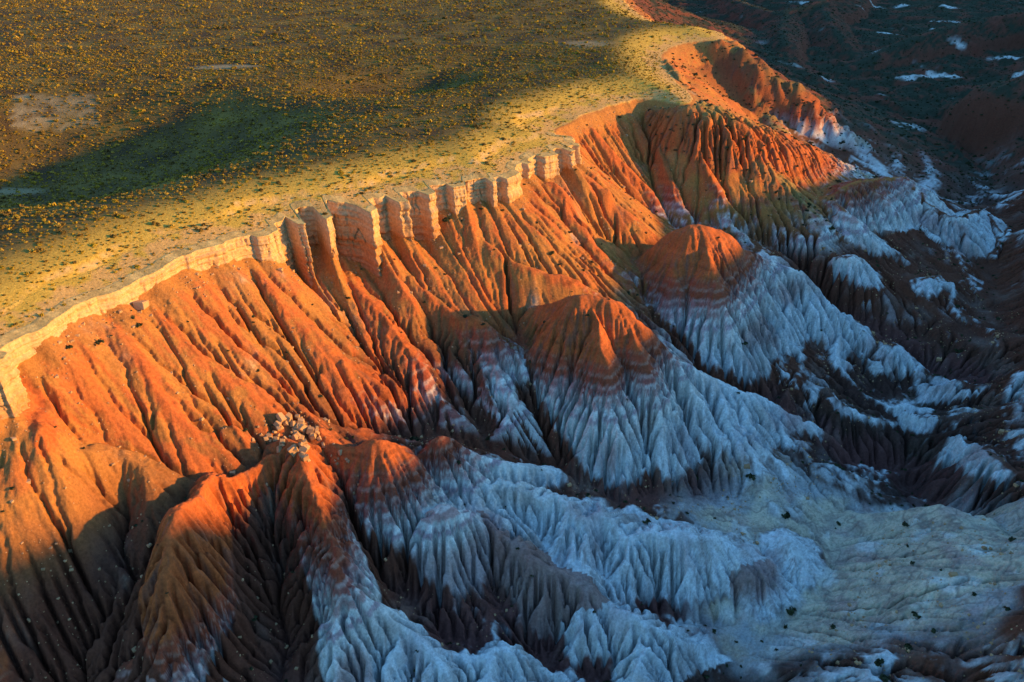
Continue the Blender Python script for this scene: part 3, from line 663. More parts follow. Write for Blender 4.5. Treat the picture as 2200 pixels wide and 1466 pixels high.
# ----------------------------------------------------------------- meshes from arrays
def make_mesh(name, V, Q, colr, mat, smooth=True):
    me = bpy.data.meshes.new(name)
    me.vertices.add(len(V)); me.vertices.foreach_set('co', np.ascontiguousarray(V, F).ravel())
    k = Q.shape[1]
    me.loops.add(len(Q) * k); me.loops.foreach_set('vertex_index', np.ascontiguousarray(Q, np.int32).ravel())
    me.polygons.add(len(Q)); me.polygons.foreach_set('loop_start', np.arange(0, len(Q) * k, k, dtype=np.int32))
    me.polygons.foreach_set('use_smooth', np.full(len(Q), smooth))
    me.update(calc_edges=True)
    if colr is not None:
        a = me.attributes.new('albedo', 'FLOAT_COLOR', 'POINT')
        a.data.foreach_set('color', np.concatenate([colr, np.ones((len(colr), 1), F)], 1).astype(F).ravel())
    me.materials.append(mat)
    o = bpy.data.objects.new(name, me); COL.objects.link(o)
    return o
def sheet_quads(nr, nc):
    i = np.arange(nr * nc, dtype=np.int32).reshape(nr, nc)
    return np.stack([i[:-1, :-1], i[:-1, 1:], i[1:, 1:], i[1:, :-1]], -1)
def piece(name, XYZ, colr, quads, mask, mat, label):
    q = quads[mask]
    if len(q) == 0: return None
    used, inv = np.unique(q.ravel(), return_inverse=True)
    o = make_mesh(name, XYZ.reshape(-1, 3)[used], inv.reshape(-1, 4), colr.reshape(-1, 3)[used], mat)
    o['kind'] = 'structure'; o['label'] = label
    return o
def sheet(y0, y1, ratio, nc, w0, w1):
    nr = int(math.log(y1 / y0) / ratio) + 1
    y = y0 * np.exp(np.linspace(0, math.log(y1 / y0), nr)); u = np.linspace(-1, 1, nc)
    Yg = np.repeat(y[:, None], nc, 1); Xg = u[None, :] * (w0 + w1 * y)[:, None]
    return Xg.astype(F), Yg.astype(F)

gxx, gyy = np.meshgrid(np.arange(EX0, EX1, EDX).astype(F), np.arange(EY0, EY1, EDX).astype(F))
G = macro(gxx, gyy, EDX)
tick('erosion grid %s' % (gxx.shape,))
cap_ = np.isin(G['own'], [NAMES.index(k) for k in ('hill_double', 'hill_dome', 'hill_round')]) * sstep(-70, -56, G['z'] - .09 * np.clip(gxx, -110, 130)) * sstep(1, 4, G['lift'])
seed_z = G['z'] + G['rel'] * lerp(.28 + .5 * sstep(.1, .5, fbm(gxx / 40, gyy / 40, 198, 2)), .55, G['mound']) * (1 - .6 * cap_) + (.9 * fbm(gxx / 9, gyy / 9, 189, 4) + .12 * fbm(gxx / 1.6, gyy / 1.6, 193, 2)) * sstep(2, 6, G['Dp'])
hold = (G['Dp'] < 2.0)
Kf = .021 * (1 - .7 * cap_) * sstep(2, 8, G['Dp']) * (1 - .7 * sstep(.08, .3, G['pan'])) * np.where(G['grs'], .9, 1) * (1 + 1.1 * sstep(2, 5, G['lift'])) * (.3 + .9 * sstep(-.35, .25, fbm(gxx / 34, gyy / 34, 195, 2) + .5 * sstep(-45, -62, G['z'])))
thr = lerp(4.2, 1.5, np.maximum(sstep(1.5, 4, G['lift']), sstep(-46, -60, G['z']))) + 1.5 * np.clip(fbm(gxx / 22, gyy / 22, 197, 2), -.6, 1)
er_z, er_a = erode(seed_z, Kf, thr.astype(F), hold, np.where(G['Dp'] < 0, .15, 1.0).ravel(), EDX, 50)
er_cv = er_z - blur(er_z, 5); er_la = np.log2(np.maximum(er_a * EDX ** 2, .5))
_gy2, _gx2 = np.gradient(er_z, EDX); er_sl = np.hypot(_gx2, _gy2).astype(F)
tick('eroded, mean cut %.2f' % float((seed_z - er_z).mean()))
def near_sheet(NX, NY):
    """the visible slopes and valley: read from the eroded ground, with finer relief added; only below and along the rim"""
    u = np.clip((NX - EX0) / EDX, 0, gxx.shape[1] - 1.01); v = np.clip((NY - EY0) / EDX, 0, gxx.shape[0] - 1.01)
    i = u.astype(np.int32); j = v.astype(np.int32)
    use = (G['D'][j, i] > -19) & (NX > EX0 - 60)
    X, Y = NX[use], NY[use]; i = i[use]; j = j[use]; fu = (u[use] - i).astype(F); fv = (v[use] - j).astype(F)
    w00, w10, w01, w11 = (1 - fu) * (1 - fv), fu * (1 - fv), (1 - fu) * fv, fu * fv
    def bi(g): return g[j, i] * w00 + g[j, i + 1] * w10 + g[j + 1, i] * w01 + g[j + 1, i + 1] * w11
    jn = j + (fv > .5); in_ = i + (fu > .5)
    def ne(g): return g[jn, in_]
    M = dict(X=X, Y=Y, fine=True, own=ne(G['own']), fs=ne(G['fs']) + 0, **{k: bi(G[k]) for k in ('z', 'zorig', 'lift', 'rav', 'fdist', 'gx', 'gy', 'slope', 'D', 's', 'E')})
    sm = np.abs(ne(G['fs']) - bi(G['fs'])) < 3; M['fs'] = np.where(sm, bi(G['fs']), M['fs'])
    M['pan'] = pan_mask(X, Y)
    C, fd, st = [bi(g) for g in G['pre'][2:]]
    M['Dp'] = M['D'] - fins(M['s'], fd) * np.exp(-np.clip(M['D'], 0, 60) / 12)
    ez = cubic_at(er_z, X, Y); e = M['Dp'] < 8.5
    zb = ez.copy(); zb[e] = base_z(X[e], Y[e], False, (M['D'][e], M['s'][e], C[e], fd[e], st[e]))
    rill_noise(M, False)
    fine = (.26 * (2 * np.abs(M['n_d']) - .6) * (1 - M['mound']) + .26 * (1.8 * np.abs(M['f_c']) - .5) * M['am']) * M['fade']
    ez = lerp(zb, ez, sstep(3, 8, M['Dp']))
    M['rel'] = ez + .7 * fine - M['z']; M['cvx'] = cubic_at(er_cv, X, Y); M['larea'] = bi(er_la); M['slope2'] = bi(er_sl)
    R = finish(M); out = {'use': use}
    for k, fill in (('z', 0), ('D', -99), ('Dp', -99), ('lift', 0), ('bare', 0), ('slope', 0), ('own', -1), ('s', 0)):
        a = np.full(NX.shape, fill, R[k].dtype); a[use] = R[k]; out[k] = a
    c = np.zeros(NX.shape + (3,), F); c[use] = R['c']; out['c'] = c
    return out
NX, NY = sheet(95, 540, .0019, 1210, 75, .76)
near = near_sheet(NX, NY)
tick('near sheet')
PX, PY = sheet(95, 540, .0076, 290, 75, .76)
plat = finish(macro(PX, PY, 2.0))
FX, FY = sheet(528, 4200, .0052, 760, 60, .80)
far = finish(macro(FX, FY, 2.0))
tick('far sheet')
NQ = sheet_quads(*NX.shape); FQ = sheet_quads(*FX.shape)
NXYZ = np.stack([NX, NY, near['z']], -1); FXYZ = np.stack([FX, FY, far['z']], -1)
def qv(a): return a[:-1, :-1]
okq = near['use'][:-1, :-1] & near['use'][1:, :-1] & near['use'][:-1, 1:] & near['use'][1:, 1:]
onp = (qv(near['Dp']) < -1.2) | ~okq
PIECES = {'hill_double': ('hill', 'double-topped rust red hill with a fluted white foot'), 'hill_dome': ('hill', 'dark red domed hill with banded white skirt and a long trailing crest'),
          'hill_cone': ('hill', 'steep red hill with a knife edge and a tall white base'), 'hill_spur': ('hill', 'long red spur below the rock outcrop ending in white flutes'),
          'hill_round': ('hill', 'small round orange hill beside the rock outcrop'), 'hill_pale': ('hill', 'small pink and white hill next to the small round orange hill'),
          'badland_ridge': ('badland_ridge', 'long row of white fluted badland ridges behind the yellow pan'), 'red_ridge': ('badland_ridge', 'jagged reddish brown ridge between white badland ridges'),
          'pale_spur': ('badland_ridge', 'pale spurs with brown gullies below the small pink hill'), 'near_mound': ('hill', 'low pink and white mounds nearest the camera'),
          'brown_mound': ('hill', 'dark brown mound at the end of the white badland ridges'), 'grass_shoulder': ('hill', 'grassy sunlit shoulder running down from the mesa'),
          'white_scarp': ('hill', 'curved white scarp with a dark scrub top out in the valley'), 'pale_ridge': ('badland_ridge', 'low whitish ridges weaving through brown scrub')}
taken = onp.copy()
own = qv(near['own'])
for key, (nm, lab) in PIECES.items():
    m = (own == NAMES.index(key)) & ~taken & (qv(near['lift']) > .4)
    if m.sum() > 50:
        piece(nm, NXYZ, near['c'], NQ, m, MAT_GROUND, lab); taken |= m
slope_m = ~taken & (qv(near['z']) > -92)
piece('talus_slope', NXYZ, near['c'], NQ, slope_m, MAT_GROUND, 'orange gullied debris slope below the mesa cliff')
piece('valley_floor', NXYZ, near['c'], NQ, ~taken & ~slope_m, MAT_GROUND, 'brown and white valley floor with washes and a yellow pan')
# plateau: half the resolution is enough away from the edge
edge = qv(near['D']) > -14
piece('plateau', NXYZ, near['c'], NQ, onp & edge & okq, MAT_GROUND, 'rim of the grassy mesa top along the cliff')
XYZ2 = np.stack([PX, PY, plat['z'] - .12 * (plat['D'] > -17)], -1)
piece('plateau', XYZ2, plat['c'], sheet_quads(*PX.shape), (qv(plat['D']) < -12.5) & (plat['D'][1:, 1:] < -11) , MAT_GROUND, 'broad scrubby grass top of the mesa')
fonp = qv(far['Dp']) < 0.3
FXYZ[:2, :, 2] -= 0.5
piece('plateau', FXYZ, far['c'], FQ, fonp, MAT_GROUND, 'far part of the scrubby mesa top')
piece('far_hills', FXYZ, far['c'], FQ, ~fonp, MAT_GROUND, 'dark scrub covered hills and red slopes beyond the valley')
tick('terrain meshes')
# ----------------------------------------------------------------- the cliff: a wall of buttresses and ledges, with its own overhangs
def cliff_strip(name, s0, s1, ds, label):
    ss = np.arange(s0, s1, ds).astype(F); n = len(ss)
    px = np.interp(ss, RIM_S, RIM[:, 0]); py = np.interp(ss, RIM_S, RIM[:, 1])
    k = int(9 / ds) | 1; ker = np.ones(k) / k
    tx = np.convolve(np.pad(np.gradient(px), k // 2, mode='edge'), ker, 'valid'); ty = np.convolve(np.pad(np.gradient(py), k // 2, mode='edge'), ker, 'valid')
    L = np.hypot(tx, ty); nx, ny = (ty / L).astype(F), (-tx / L).astype(F)         # outward
    C = np.interp(ss, RIM_S, RIM[:, 2]).astype(F); fd = np.interp(ss, RIM_S, RIM[:, 3]).astype(F)
    fi = fins(ss, fd)
    rows = 64; cap = 7
    V = []; cc = []
    S2 = np.repeat(ss[None], rows + cap, 0)
    inl = np.concatenate([np.linspace(-5.5, -.5, cap), np.zeros(rows)])             # apron on the plateau, then the face
    f = np.concatenate([np.zeros(cap), np.linspace(0, 1, rows)])
    dep = f[:, None] * (C[None] * 1.0 + 5.0)                                          # depth below the rim
    led = .55 * vnoise(dep / 1.7, S2 / 40, 201) + .35 * vnoise(dep / .7, S2 / 25, 202) + .5 * vnoise(dep / 4.2, S2 / 30, 203)
    crk = vnoise(S2 / 2.6, dep / 14, 204); crk2 = vnoise(S2 / 1.0, dep / 5, 205)
    face = (f > 0)[:, None] * sstep(0, 1.2, dep)
    off = fi[None] + inl[:, None] + .15 + face * (led * (.5 + .06 * C[None]) - (1 - sstep(0, .12, np.abs(crk))) * sstep(-.1, .4, vnoise(S2 / 8, dep / 9, 208)) * (.7 + .28 * fd)[None]
          - .3 * (1 - sstep(0, .2, np.abs(crk2))) * sstep(-.2, .4, vnoise(S2 / 5, dep / 3, 209)) + .5 * fbm(S2 / 3, dep / 3, 206, 3)) + .10 * dep
    X = px[None] + nx[None] * off; Y = py[None] + ny[None] * off
    zt = base_top(X[:cap].astype(F), Y[:cap].astype(F))
    ztop = zt[cap - 1]
    Z = np.concatenate([zt + .10, ztop[None] + .1 - dep[cap:] + .12 * fbm(S2[cap:] / 1.5, dep[cap:] / 1.5, 207, 2)], 0)
    Z[0] -= .35
    XYZ = np.stack([X, Y, Z], -1).astype(F)
    n1 = fbm(S2 / 5, dep / 2.2, 210, 4); n2 = fbm(S2 / 14, dep / 9, 214, 3)
    t = dep / np.maximum(C[None] + 1, 3)
    pale = np.array((.60, .37, .19), F); ora = np.array((.50, .24, .10), F); red = np.array((.42, .19, .09), F)
    a = np.clip(sstep(7, 16, dep + 3 * n2) + .25 * n1, 0, 1)[..., None]
    c = pale + (ora - pale) * a
    b = (sstep(.1, .5, led + .6 * n1) * .5)[..., None]; c = c + (ora - c) * b
    d2 = (sstep(14, 24, dep + 4 * n2) * .7)[..., None]; c = c + (red - c) * d2
    top = np.array((.56, .36, .13), F); c = np.where((f <= 0)[:, None, None], top * (1 + .7 * n1[..., None]), c)
    c = c * (1 + .12 * n1[..., None])
    o = make_mesh(name, XYZ.reshape(-1, 3), sheet_quads(rows + cap, n).reshape(-1, 4), np.clip(c, .02, .9).reshape(-1, 3).astype(F), MAT_CLIFF)
    o['kind'] = 'structure'; o['label'] = label
    return o
def base_top(X, Y):
    D, s_, C, fd, st = rim_fields(X, Y)
    zp = plateau_z(X, Y, D)
    return zp - ledge_z(D, s_)
cliff_strip('cliff', RIM_S[int(np.argmin(np.hypot(RIM[:, 0] - _r[1][0], RIM[:, 1] - _r[1][1])))], RIM_S[int(np.argmin(np.hypot(RIM[:, 0] - _r[23][0], RIM[:, 1] - _r[23][1])))], .28,
            'pale orange banded cliff of fins and alcoves under the mesa rim')
tick('cliff')

# ground behind and beside the camera, coarse, so that the valley and its far mesa go on
bx = np.linspace(-700, 1500, 221); by = np.linspace(-700, 900, 161)
BX, BY = np.meshgrid(bx, by); BX = BX.astype(F); BY = BY.astype(F)
tick("b"); bz = base_z(BX, BY, False); inn = (BY > 97) & (BY < 890) & (np.abs(BX) < 73 + .76 * BY)
near_in = (BY > 97) & (np.abs(BX) < 70 + .75 * BY)
BC = np.array((.13, .055, .036), F) * (1 + .9 * fbm(BX / 40, BY / 40, 330, 4))[..., None]
piece('terrain', np.stack([BX, BY, bz - .6], -1), BC, sheet_quads(*BX.shape), ~(qv(near_in) & near_in[1:, 1:] & near_in[1:, :-1] & near_in[:-1, 1:]), MAT_GROUND, 'valley side and opposite mesa beyond the picture')
tick('done')

# ----------------------------------------------------------------- plants and stones
def zat(x, y):
    """height and helper fields of the built ground at points"""
    def look(Sh, y0, y1, w0, w1, X, fields):
        nr, nc = X.shape
        v = np.clip(np.log(np.maximum(y, 1) / y0) / math.log(y1 / y0) * (nr - 1), 0, nr - 1.001); u = np.clip((x / (w0 + w1 * y) + 1) * .5 * (nc - 1), 0, nc - 1.001)
        i = v.astype(int); j = u.astype(int); fv = v - i; fu = u - j
        zz = (Sh['z'][i, j] * (1 - fu) + Sh['z'][i, j + 1] * fu) * (1 - fv) + (Sh['z'][i + 1, j] * (1 - fu) + Sh['z'][i + 1, j + 1] * fu) * fv
        return [zz] + [Sh[f][i, j] for f in fields]
    fl = ['Dp', 'lift', 'bare', 'slope', 'D', 'own', 's']
    a = look(near, 95, 540, 75, .76, NX, fl); b = look(far, 528, 4200, 60, .80, FX, fl)
    m = y < 536
    pl = look(plat, 95, 540, 75, .76, PX, fl); k = m & (pl[5] < -13)
    return [np.where(k, o_, np.where(m, p, q)) for p, q, o_ in zip(a, b, pl)]
def project(x, y, z):
    dy, dz = y, z - CAM_Z
    dep = dy * cp - dz * sp; up = dy * sp + dz * cp
    return 1100 + FPX * x / dep, 733 - FPX * up / dep, dep
rng = np.random.RandomState(11)
def scatter(x0, x1, y0, y1, step):
    gx_, gy_ = np.meshgrid(np.arange(x0, x1, step), np.arange(y0, y1, step))
    x = gx_.ravel() + rng.uniform(-.5, .5, gx_.size) * step; y = gy_.ravel() + rng.uniform(-.5, .5, gx_.size) * step
    m = np.abs(x) < 40 + .72 * y
    return x[m], y[m]
def seen(x, y, z, lift=1.0):
    """in the frame and not behind ground"""
    u, v, dep = project(x, y, z)
    ok = (u > -15) & (u < 2215) & (v > -15) & (v < 1481)
    for k in np.linspace(.5, .985, 34):
        X, Y, Z = x * k, y * k, CAM_Z + (z + lift - CAM_Z) * k
        g = zat(X, Y)[0]
        ok &= ~((g > Z + .3) & (Y > 96))
    return ok, u, v, dep

def simple_material(name, colr, var=.3, scale=3.0, rough=.9, translucent=0.0):
    m = bpy.data.materials.new(name); m.use_nodes = True
    n = m.node_tree; bs = n.nodes['Principled BSDF']
    bs.inputs['Roughness'].default_value = rough; bs.inputs['Specular IOR Level'].default_value = .15
    no = n.nodes.new('ShaderNodeTexNoise'); no.inputs['Scale'].default_value = scale; no.inputs['Detail'].default_value = 4
    tc = n.nodes.new('ShaderNodeTexCoord'); n.links.new(tc.outputs['Object'], no.inputs['Vector'])
    oi = n.nodes.new('ShaderNodeObjectInfo')
    ad = n.nodes.new('ShaderNodeMath'); ad.operation = 'ADD'; n.links.new(no.outputs[0], ad.inputs[0]); n.links.new(oi.outputs['Random'], ad.inputs[1])
    mr = n.nodes.new('ShaderNodeMapRange'); mr.inputs['From Min'].default_value = .3; mr.inputs['From Max'].default_value = 1.7
    mr.inputs['To Min'].default_value = 1 - var; mr.inputs['To Max'].default_value = 1 + var; n.links.new(ad.outputs[0], mr.inputs['Value'])
    sc_ = n.nodes.new('ShaderNodeVectorMath'); sc_.operation = 'SCALE'; sc_.inputs[0].default_value = colr
    n.links.new(mr.outputs[0], sc_.inputs['Scale']); n.links.new(sc_.outputs[0], bs.inputs['Base Color'])
    return m
MAT_SAGE = simple_material('sage_leaves', (.40, .255, .025)); MAT_DARK = simple_material('dark_leaves', (.055, .06, .028)); MAT_STONE = simple_material('pale_stone', (.48, .27, .14)); MAT_TWIG = simple_material('twigs', (.10, .07, .045))

def bush_mesh(name, mat, seed, n=95, flat=.62):
    r = np.random.RandomState(seed); V = []; Q = []
    lob = r.normal(size=(5, 3)) * (.42, .42, .2)
    for i in range(n):
        c = lob[i % 5] + r.normal(size=3) * .30
        c[2] = abs(c[2] * flat) + .12
        L = np.linalg.norm(c[:2]); c[:2] *= min(1, .95 / (L + 1e-6))
        nrm = r.normal(size=3) + c * 1.5; nrm /= np.linalg.norm(nrm)
        a = np.cross(nrm, r.normal(size=3)); a /= np.linalg.norm(a); b = np.cross(nrm, a)
        w = r.uniform(.16, .30); h = r.uniform(.16, .30)
        k = len(V); V += [c - a * w - b * h * .6, c + a * w * .8 - b * h, c + a * w + b * h * .7, c - a * w * .6 + b * h]; Q.append((k, k + 1, k + 2, k + 3))
    for i in range(4):
        t = r.uniform(0, 6.28); e = np.array([math.cos(t) * .4, math.sin(t) * .4, .55]); k = len(V)
        V += [(-.03, 0, -.25), (.03, 0, -.25), e + (.015, 0, 0), e - (.015, 0, 0)]; Q.append((k, k + 1, k + 2, k + 3))
    me = bpy.data.meshes.new(name); me.from_pydata([tuple(v) for v in V], [], Q); me.materials.append(mat); me.materials.append(MAT_TWIG)
    for p in list(me.polygons)[-4:]: p.material_index = 1
    return me
import bmesh
def stone_mesh(name, mat, seed, n=16):
    r = np.random.RandomState(seed); bm = bmesh.new()
    for i in range(8):
        v = np.array([(i & 1) * 2 - 1, (i >> 1 & 1) * 2 - 1, (i >> 2) * 2 - 1], float) * (.85, .7, .62)
        for k in range(2): bm.verts.new(v + r.uniform(-.22, .22, 3))
    h = bmesh.ops.convex_hull(bm, input=bm.verts); bmesh.ops.delete(bm, geom=[g for g in h['geom_interior'] if isinstance(g, bmesh.types.BMVert)], context='VERTS')
    me = bpy.data.meshes.new(name); bm.to_mesh(me); bm.free(); me.materials.append(mat); return me
MAT_OLIVE = simple_material('olive_leaves', (.19, .12, .03)); MAT_STRAW = simple_material('straw_leaves', (.46, .29, .05))
SAGE = [bush_mesh('sage', m_, k) for k, m_ in enumerate((MAT_SAGE, MAT_OLIVE, MAT_STRAW, MAT_SAGE, MAT_OLIVE))]; DARK = [bush_mesh('shrub', MAT_DARK, 10 + k) for k in range(3)]; STONE = [stone_mesh('stone', MAT_STONE, 20 + k) for k in range(4)]

def cover(name, label, meshes, x, y, z, sc):
    """uncountable small cover: one object, its pieces set on points"""
    col_ = bpy.data.collections.new(name + '_kinds')
    for i, m in enumerate(meshes): col_.objects.link(bpy.data.objects.new(name + '_kind', m))
    me = bpy.data.meshes.new(name); me.vertices.add(len(x)); me.vertices.foreach_set('co', np.stack([x, y, z], -1).astype(F).ravel())
    a = me.attributes.new('size', 'FLOAT', 'POINT'); a.data.foreach_set('value', sc.astype(F))
    o = bpy.data.objects.new(name, me); COL.objects.link(o); o['kind'] = 'stuff'; o['label'] = label
    g = bpy.data.node_groups.new(name, 'GeometryNodeTree')
    g.interface.new_socket('Geometry', in_out='INPUT', socket_type='NodeSocketGeometry'); g.interface.new_socket('Geometry', in_out='OUTPUT', socket_type='NodeSocketGeometry')
    gi = g.nodes.new('NodeGroupInput'); go = g.nodes.new('NodeGroupOutput'); ip = g.nodes.new('GeometryNodeInstanceOnPoints'); ci = g.nodes.new('GeometryNodeCollectionInfo')
    ci.inputs['Collection'].default_value = col_; ci.inputs['Separate Children'].default_value = True; ci.inputs['Reset Children'].default_value = True
    rv = g.nodes.new('FunctionNodeRandomValue'); rv.data_type = 'FLOAT_VECTOR'; rv.inputs[0].default_value = (-.15, -.15, 0); rv.inputs[1].default_value = (.15, .15, 6.283)
    na = g.nodes.new('GeometryNodeInputNamedAttribute'); na.data_type = 'FLOAT'; na.inputs[0].default_value = 'size'
    g.links.new(gi.outputs[0], ip.inputs['Points']); g.links.new(ci.outputs[0], ip.inputs['Instance']); ip.inputs['Pick Instance'].default_value = True
    g.links.new(rv.outputs[0], ip.inputs['Rotation']); g.links.new(na.outputs[0], ip.inputs['Scale']); g.links.new(ip.outputs[0], go.inputs[0])
    md = o.modifiers.new('cover', 'NODES'); md.node_group = g
    return o
def single(name, meshes, x, y, z, sc, label, cat, group, squash=1.0):
    o = bpy.data.objects.new(name, meshes[rng.randint(len(meshes))]); COL.objects.link(o)
    o.location = (float(x), float(y), float(z)); o.scale = (sc, sc * rng.uniform(.85, 1.15), sc * rng.uniform(.8, 1.1) * squash); o.rotation_euler = (rng.uniform(-.1, .1), rng.uniform(-.1, .1), rng.uniform(0, 6.28))
    o['label'] = label; o['category'] = cat
    if group: o['group'] = group
    return o

# bushes on the mesa top
x, y = scatter(-480, 240, 130, 620, 1.75); x2, y2 = scatter(-900, 320, 620, 1500, 3.3)
x = np.concatenate([x, x2]); y = np.concatenate([y, y2])
z, Dp, lift, bare, slope, D, own_, s_ = zat(x, y)
dens = .80 + .8 * fbm(x / 16, y / 16, 300, 4) - .15 * sstep(-22, -4, D) + .2 * fbm(x / 90, y / 90, 303, 2)
m = (Dp < -2.5) & (rng.rand(len(x)) < dens * (1 - .75 * (bare > .4)))
x, y, z, D = x[m], y[m], z[m], D[m]
size = rng.lognormal(-.88, .5, len(x)); size = np.clip(size, .16, 1.6) * lerp(.68, .95, sstep(-10, -55, D)) * np.where(y > 620, 1.35, 1)
u, v, dep = project(x, y, z)
inf = (u > -60) & (u < 2260) & (v > -60) & (v < 1500)
x, y, z, D, size, u, v, dep = [a[inf] for a in (x, y, z, D, size, u, v, dep)]
z = z + .12 * size
rank = np.argsort(-size / dep); big_i = rank[:290]; rest = rank[290:]
for i in big_i:
    lab = 'yellow-green sage bush near the sunlit mesa rim' if D[i] > -40 else ('large sage bush beside the shaded hollow on the mesa top' if y[i] < 400 else 'sage bush on the open mesa top')
    single('sage_bush', SAGE, x[i], y[i], z[i], float(size[i]), lab, 'bush', lab.replace('bush', 'bushes', 1))
cover('sage_scrub', 'low yellow-green sage scrub covering the mesa top', SAGE, x[rest], y[rest], z[rest], size[rest])
tick('sage %d' % len(x))

# dark shrubs on the slopes and the valley floor
x, y = scatter(-230, 420, 120, 620, 3.4); x2, y2 = scatter(-100, 1100, 620, 1900, 5.0)
x = np.concatenate([x, x2]); y = np.concatenate([y, y2])
z, Dp, lift, bare, slope, D, own_, s_ = zat(x, y)
dens = (1 - sstep(.1, .5, bare)) * (.20 + .55 * sstep(-85, -105, z) + .25 * fbm(x / 14, y / 14, 310, 3)) * (1 - sstep(.8, 1.2, slope)) + .02
dens = dens * (1 - .93 * sstep(.1, .4, pan_mask(x, y)))
dens = np.where(np.isin(own_, [NAMES.index('grass_shoulder'), NAMES.index('far_spur')]), .6, dens); dens = np.where(y > 600, np.maximum(dens, .55), dens)
m = (Dp > 3) & (rng.rand(len(x)) < dens)
x, y, z, bare = x[m], y[m], z[m], bare[m]
size = rng.lognormal(-.5, .4, len(x)) * np.where(y > 620, 1.15, 1)
u, v, dep = project(x, y, z)
inf = (u > -60) & (u < 2260) & (v > -60) & (v < 1520)
x, y, z, bare, size, u, v, dep = [a[inf] for a in (x, y, z, bare, size, u, v, dep)]
rank = np.argsort(-size / dep); vis, _, _, _ = seen(x[rank[:900]], y[rank[:900]], z[rank[:900]])
big_i = rank[:900][vis][:290]; rest = np.setdiff1d(rank, big_i)
for i in big_i:
    lab = ('dark green shrub dotted on the orange talus slope' if z[i] > -60 else ('dark shrub on pale clay of the valley' if bare[i] > .3 else ('small dark shrub on brown debris low on the slope' if z[i] > -95 else 'dark shrub on the brown valley floor')))
    single('shrub', DARK, x[i], y[i], z[i], float(size[i]), lab, 'shrub', lab.replace('shrub', 'shrubs'))
cover('scrub', 'dark green scrub over the slopes and the valley', DARK, x[rest], y[rest], z[rest], size[rest])
tick('shrubs %d' % len(x))

# stones on the debris slopes
x, y = scatter(-230, 260, 130, 480, 1.25)
z, Dp, lift, bare, slope, D, own_, s_ = zat(x, y)
dens = (1 - sstep(.2, .7, bare)) * (.10 + .6 * sstep(.0, .45, fbm(x / 16, y / 16, 320, 4))) + .35 * sstep(14, 3, Dp)
m = (Dp > 1.5) & (z > -100) & (rng.rand(len(x)) < dens)
x, y, z = x[m], y[m], z[m]
size = np.clip(rng.lognormal(-1.75, .5, len(x)), .08, 1.0)
u, v, dep = project(x, y, z)
inf = (u > -60) & (u < 2260) & (v > -60) & (v < 1520)
x, y, z, size, u, v, dep = [a[inf] for a in (x, y, z, size, u, v, dep)]
rank = np.argsort(-size / dep); vis, _, _, _ = seen(x[rank[:800]], y[rank[:800]], z[rank[:800]])
big_i = rank[:800][vis][:240]; rest = np.setdiff1d(rank, big_i)
for i in big_i:
    lab = 'pale boulder lying on the sunlit orange talus' if z[i] > -50 else 'pale boulder lying on brown debris lower on the slope'
    single('boulder', STONE, x[i], y[i], z[i], float(size[i]) * 1.3, lab, 'boulder', lab.replace('boulder', 'boulders'), .8)
cover('scree', 'loose stones strewn over the talus', STONE, x[rest], y[rest], z[rest], size[rest])
tick('stones %d' % len(x))

# the crumbling rock outcrop on the crest of the spur
def outcrop(name, label, blocks):
    e = bpy.data.objects.new(name, None); COL.objects.link(e); e['label'] = label; e['category'] = 'rock'
    c = np.mean([b[:3] for b in blocks], 0); e.location = tuple(c - (0, 0, 3))
    for bx_, by_, bz_, r_, tall in blocks:
        o = bpy.data.objects.new('rock_block' if tall < 1.15 else 'rock_pillar', STONE[rng.randint(4)]); COL.objects.link(o); o.parent = e
        o.location = (bx_ - c[0], by_ - c[1], bz_ - c[2] + 3); o.scale = (r_ * rng.uniform(.8, 1.2), r_ * rng.uniform(.8, 1.2), r_ * tall); o.rotation_euler = (rng.uniform(-.6, .6), rng.uniform(-.6, .6), rng.uniform(0, 6.28))
    return e
def ground_hit(px, py):
    d = ray(px, py); t = np.linspace(100, 900, 4000); g = zat(d[0] * t, d[1] * t)[0]
    k = int(np.argmax(CAM_Z + d[2] * t < g)); return d[0] * t[k], d[1] * t[k], g[k]
blocks = []
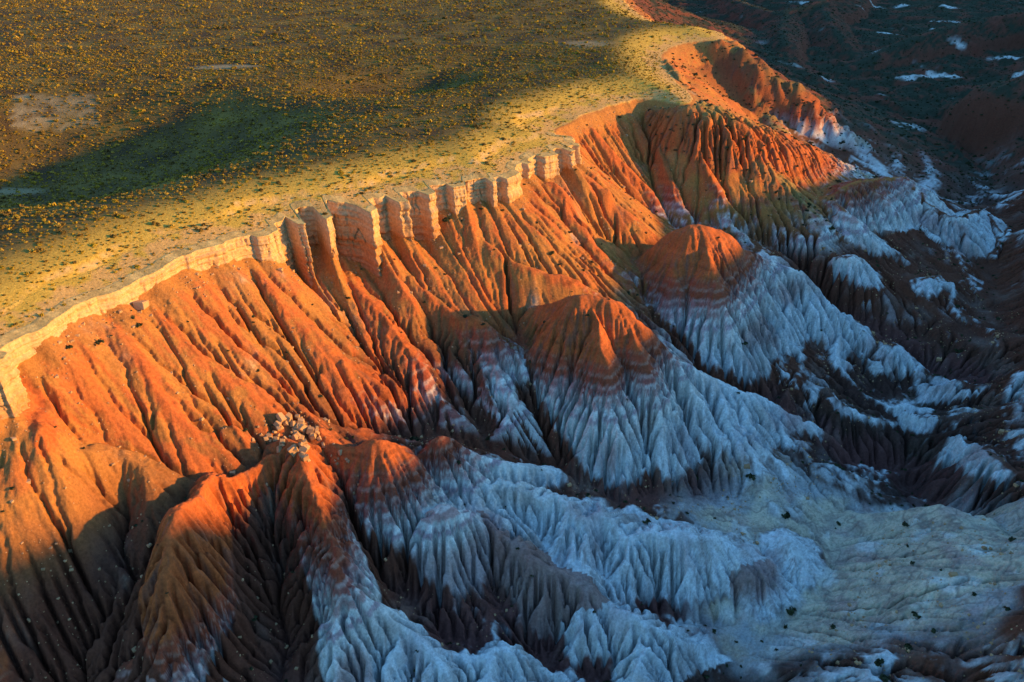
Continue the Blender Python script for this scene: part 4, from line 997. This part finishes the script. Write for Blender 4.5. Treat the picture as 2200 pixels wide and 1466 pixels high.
for px, py, n, spread, hi in ((578, 945, 5, 1.6, 1.2), (600, 932, 9, 2.0, 2.0), (628, 922, 12, 2.2, 2.4), (652, 918, 14, 2.2, 3.0), (674, 932, 9, 1.8, 2.0), (640, 940, 14, 2.2, 2.6), (652, 962, 9, 1.2, 2.2), (655, 985, 6, .8, 1.8), (606, 960, 4, .9, 1.5), (632, 975, 3, .6, 1.5), (690, 950, 7, 2.6, .3), (720, 985, 8, 3.4, .2), (755, 1030, 8, 4.0, .2), (560, 930, 6, 3.0, .2), (700, 910, 5, 3.5, .2)):
    hx_, hy_, hz_ = ground_hit(px, py)
    for k in range(n):
        a_, b_ = rng.normal(0, spread * .6, 2); zz = float(zat(np.array([hx_ + a_]), np.array([hy_ + b_]))[0][0])
        r_ = rng.choice([.45, .6, .8, 1.1, 1.4]) * rng.uniform(.8, 1.15) * (1 if hi > .5 else .5)
        blocks.append((hx_ + a_, hy_ + b_, zz + rng.uniform(-.3, 1.0) * hi, r_, rng.uniform(.7, 1.5)))
outcrop('rock_outcrop', 'crumbling pale rock outcrop crowning the crest above the red spur', blocks)
tick('end')

# lone plants that stand out on the pale ground
for px, py, r_, lab in ((1966, 1325, 1.5, 'largest lone dark shrub in the middle of the yellow pan'), (1700, 1316, 1.6, 'round dark shrub at the foot of the dark brown mound'),
                        (1787, 1348, 1.0, 'small dark shrub between the brown mound and the pan'), (1961, 1212, .9, 'dark shrub near the far edge of the yellow pan'),
                        (1687, 1347, .9, 'small shrub just in front of the round dark shrub by the brown mound'), (1889, 1426, 1.4, 'wide dark shrub on the near edge of the yellow pan'),
                        (1903, 1460, 1.5, 'dark shrub cut by the bottom border below the pan'), (2163, 1312, 1.2, 'dark shrub on the bluish margin right of the pan'),
                        (1612, 1028, 1.7, 'big dark shrub beside the pale wash above the white ridges'), (1498, 1028, 1.1, 'dark shrub on brown ground near the foot of the double-topped hill'),
                        (1944, 1127, 1.3, 'dark shrub on the reddish wash behind the pan'), (2174, 1160, 1.3, 'dark shrub on whitish ground at the right border')):
    gx_, gy_, gz_ = ground_hit(px, py)
    single('shrub', DARK, gx_, gy_, gz_ + .1, r_, lab, 'shrub', None)
gx_, gy_, gz_ = ground_hit(305, 662)
single('boulder', STONE, gx_, gy_, gz_ + 1.0, 1.9, 'big whitish boulder perched high on the talus under the plain cliff band', 'boulder', None)
tick('end')
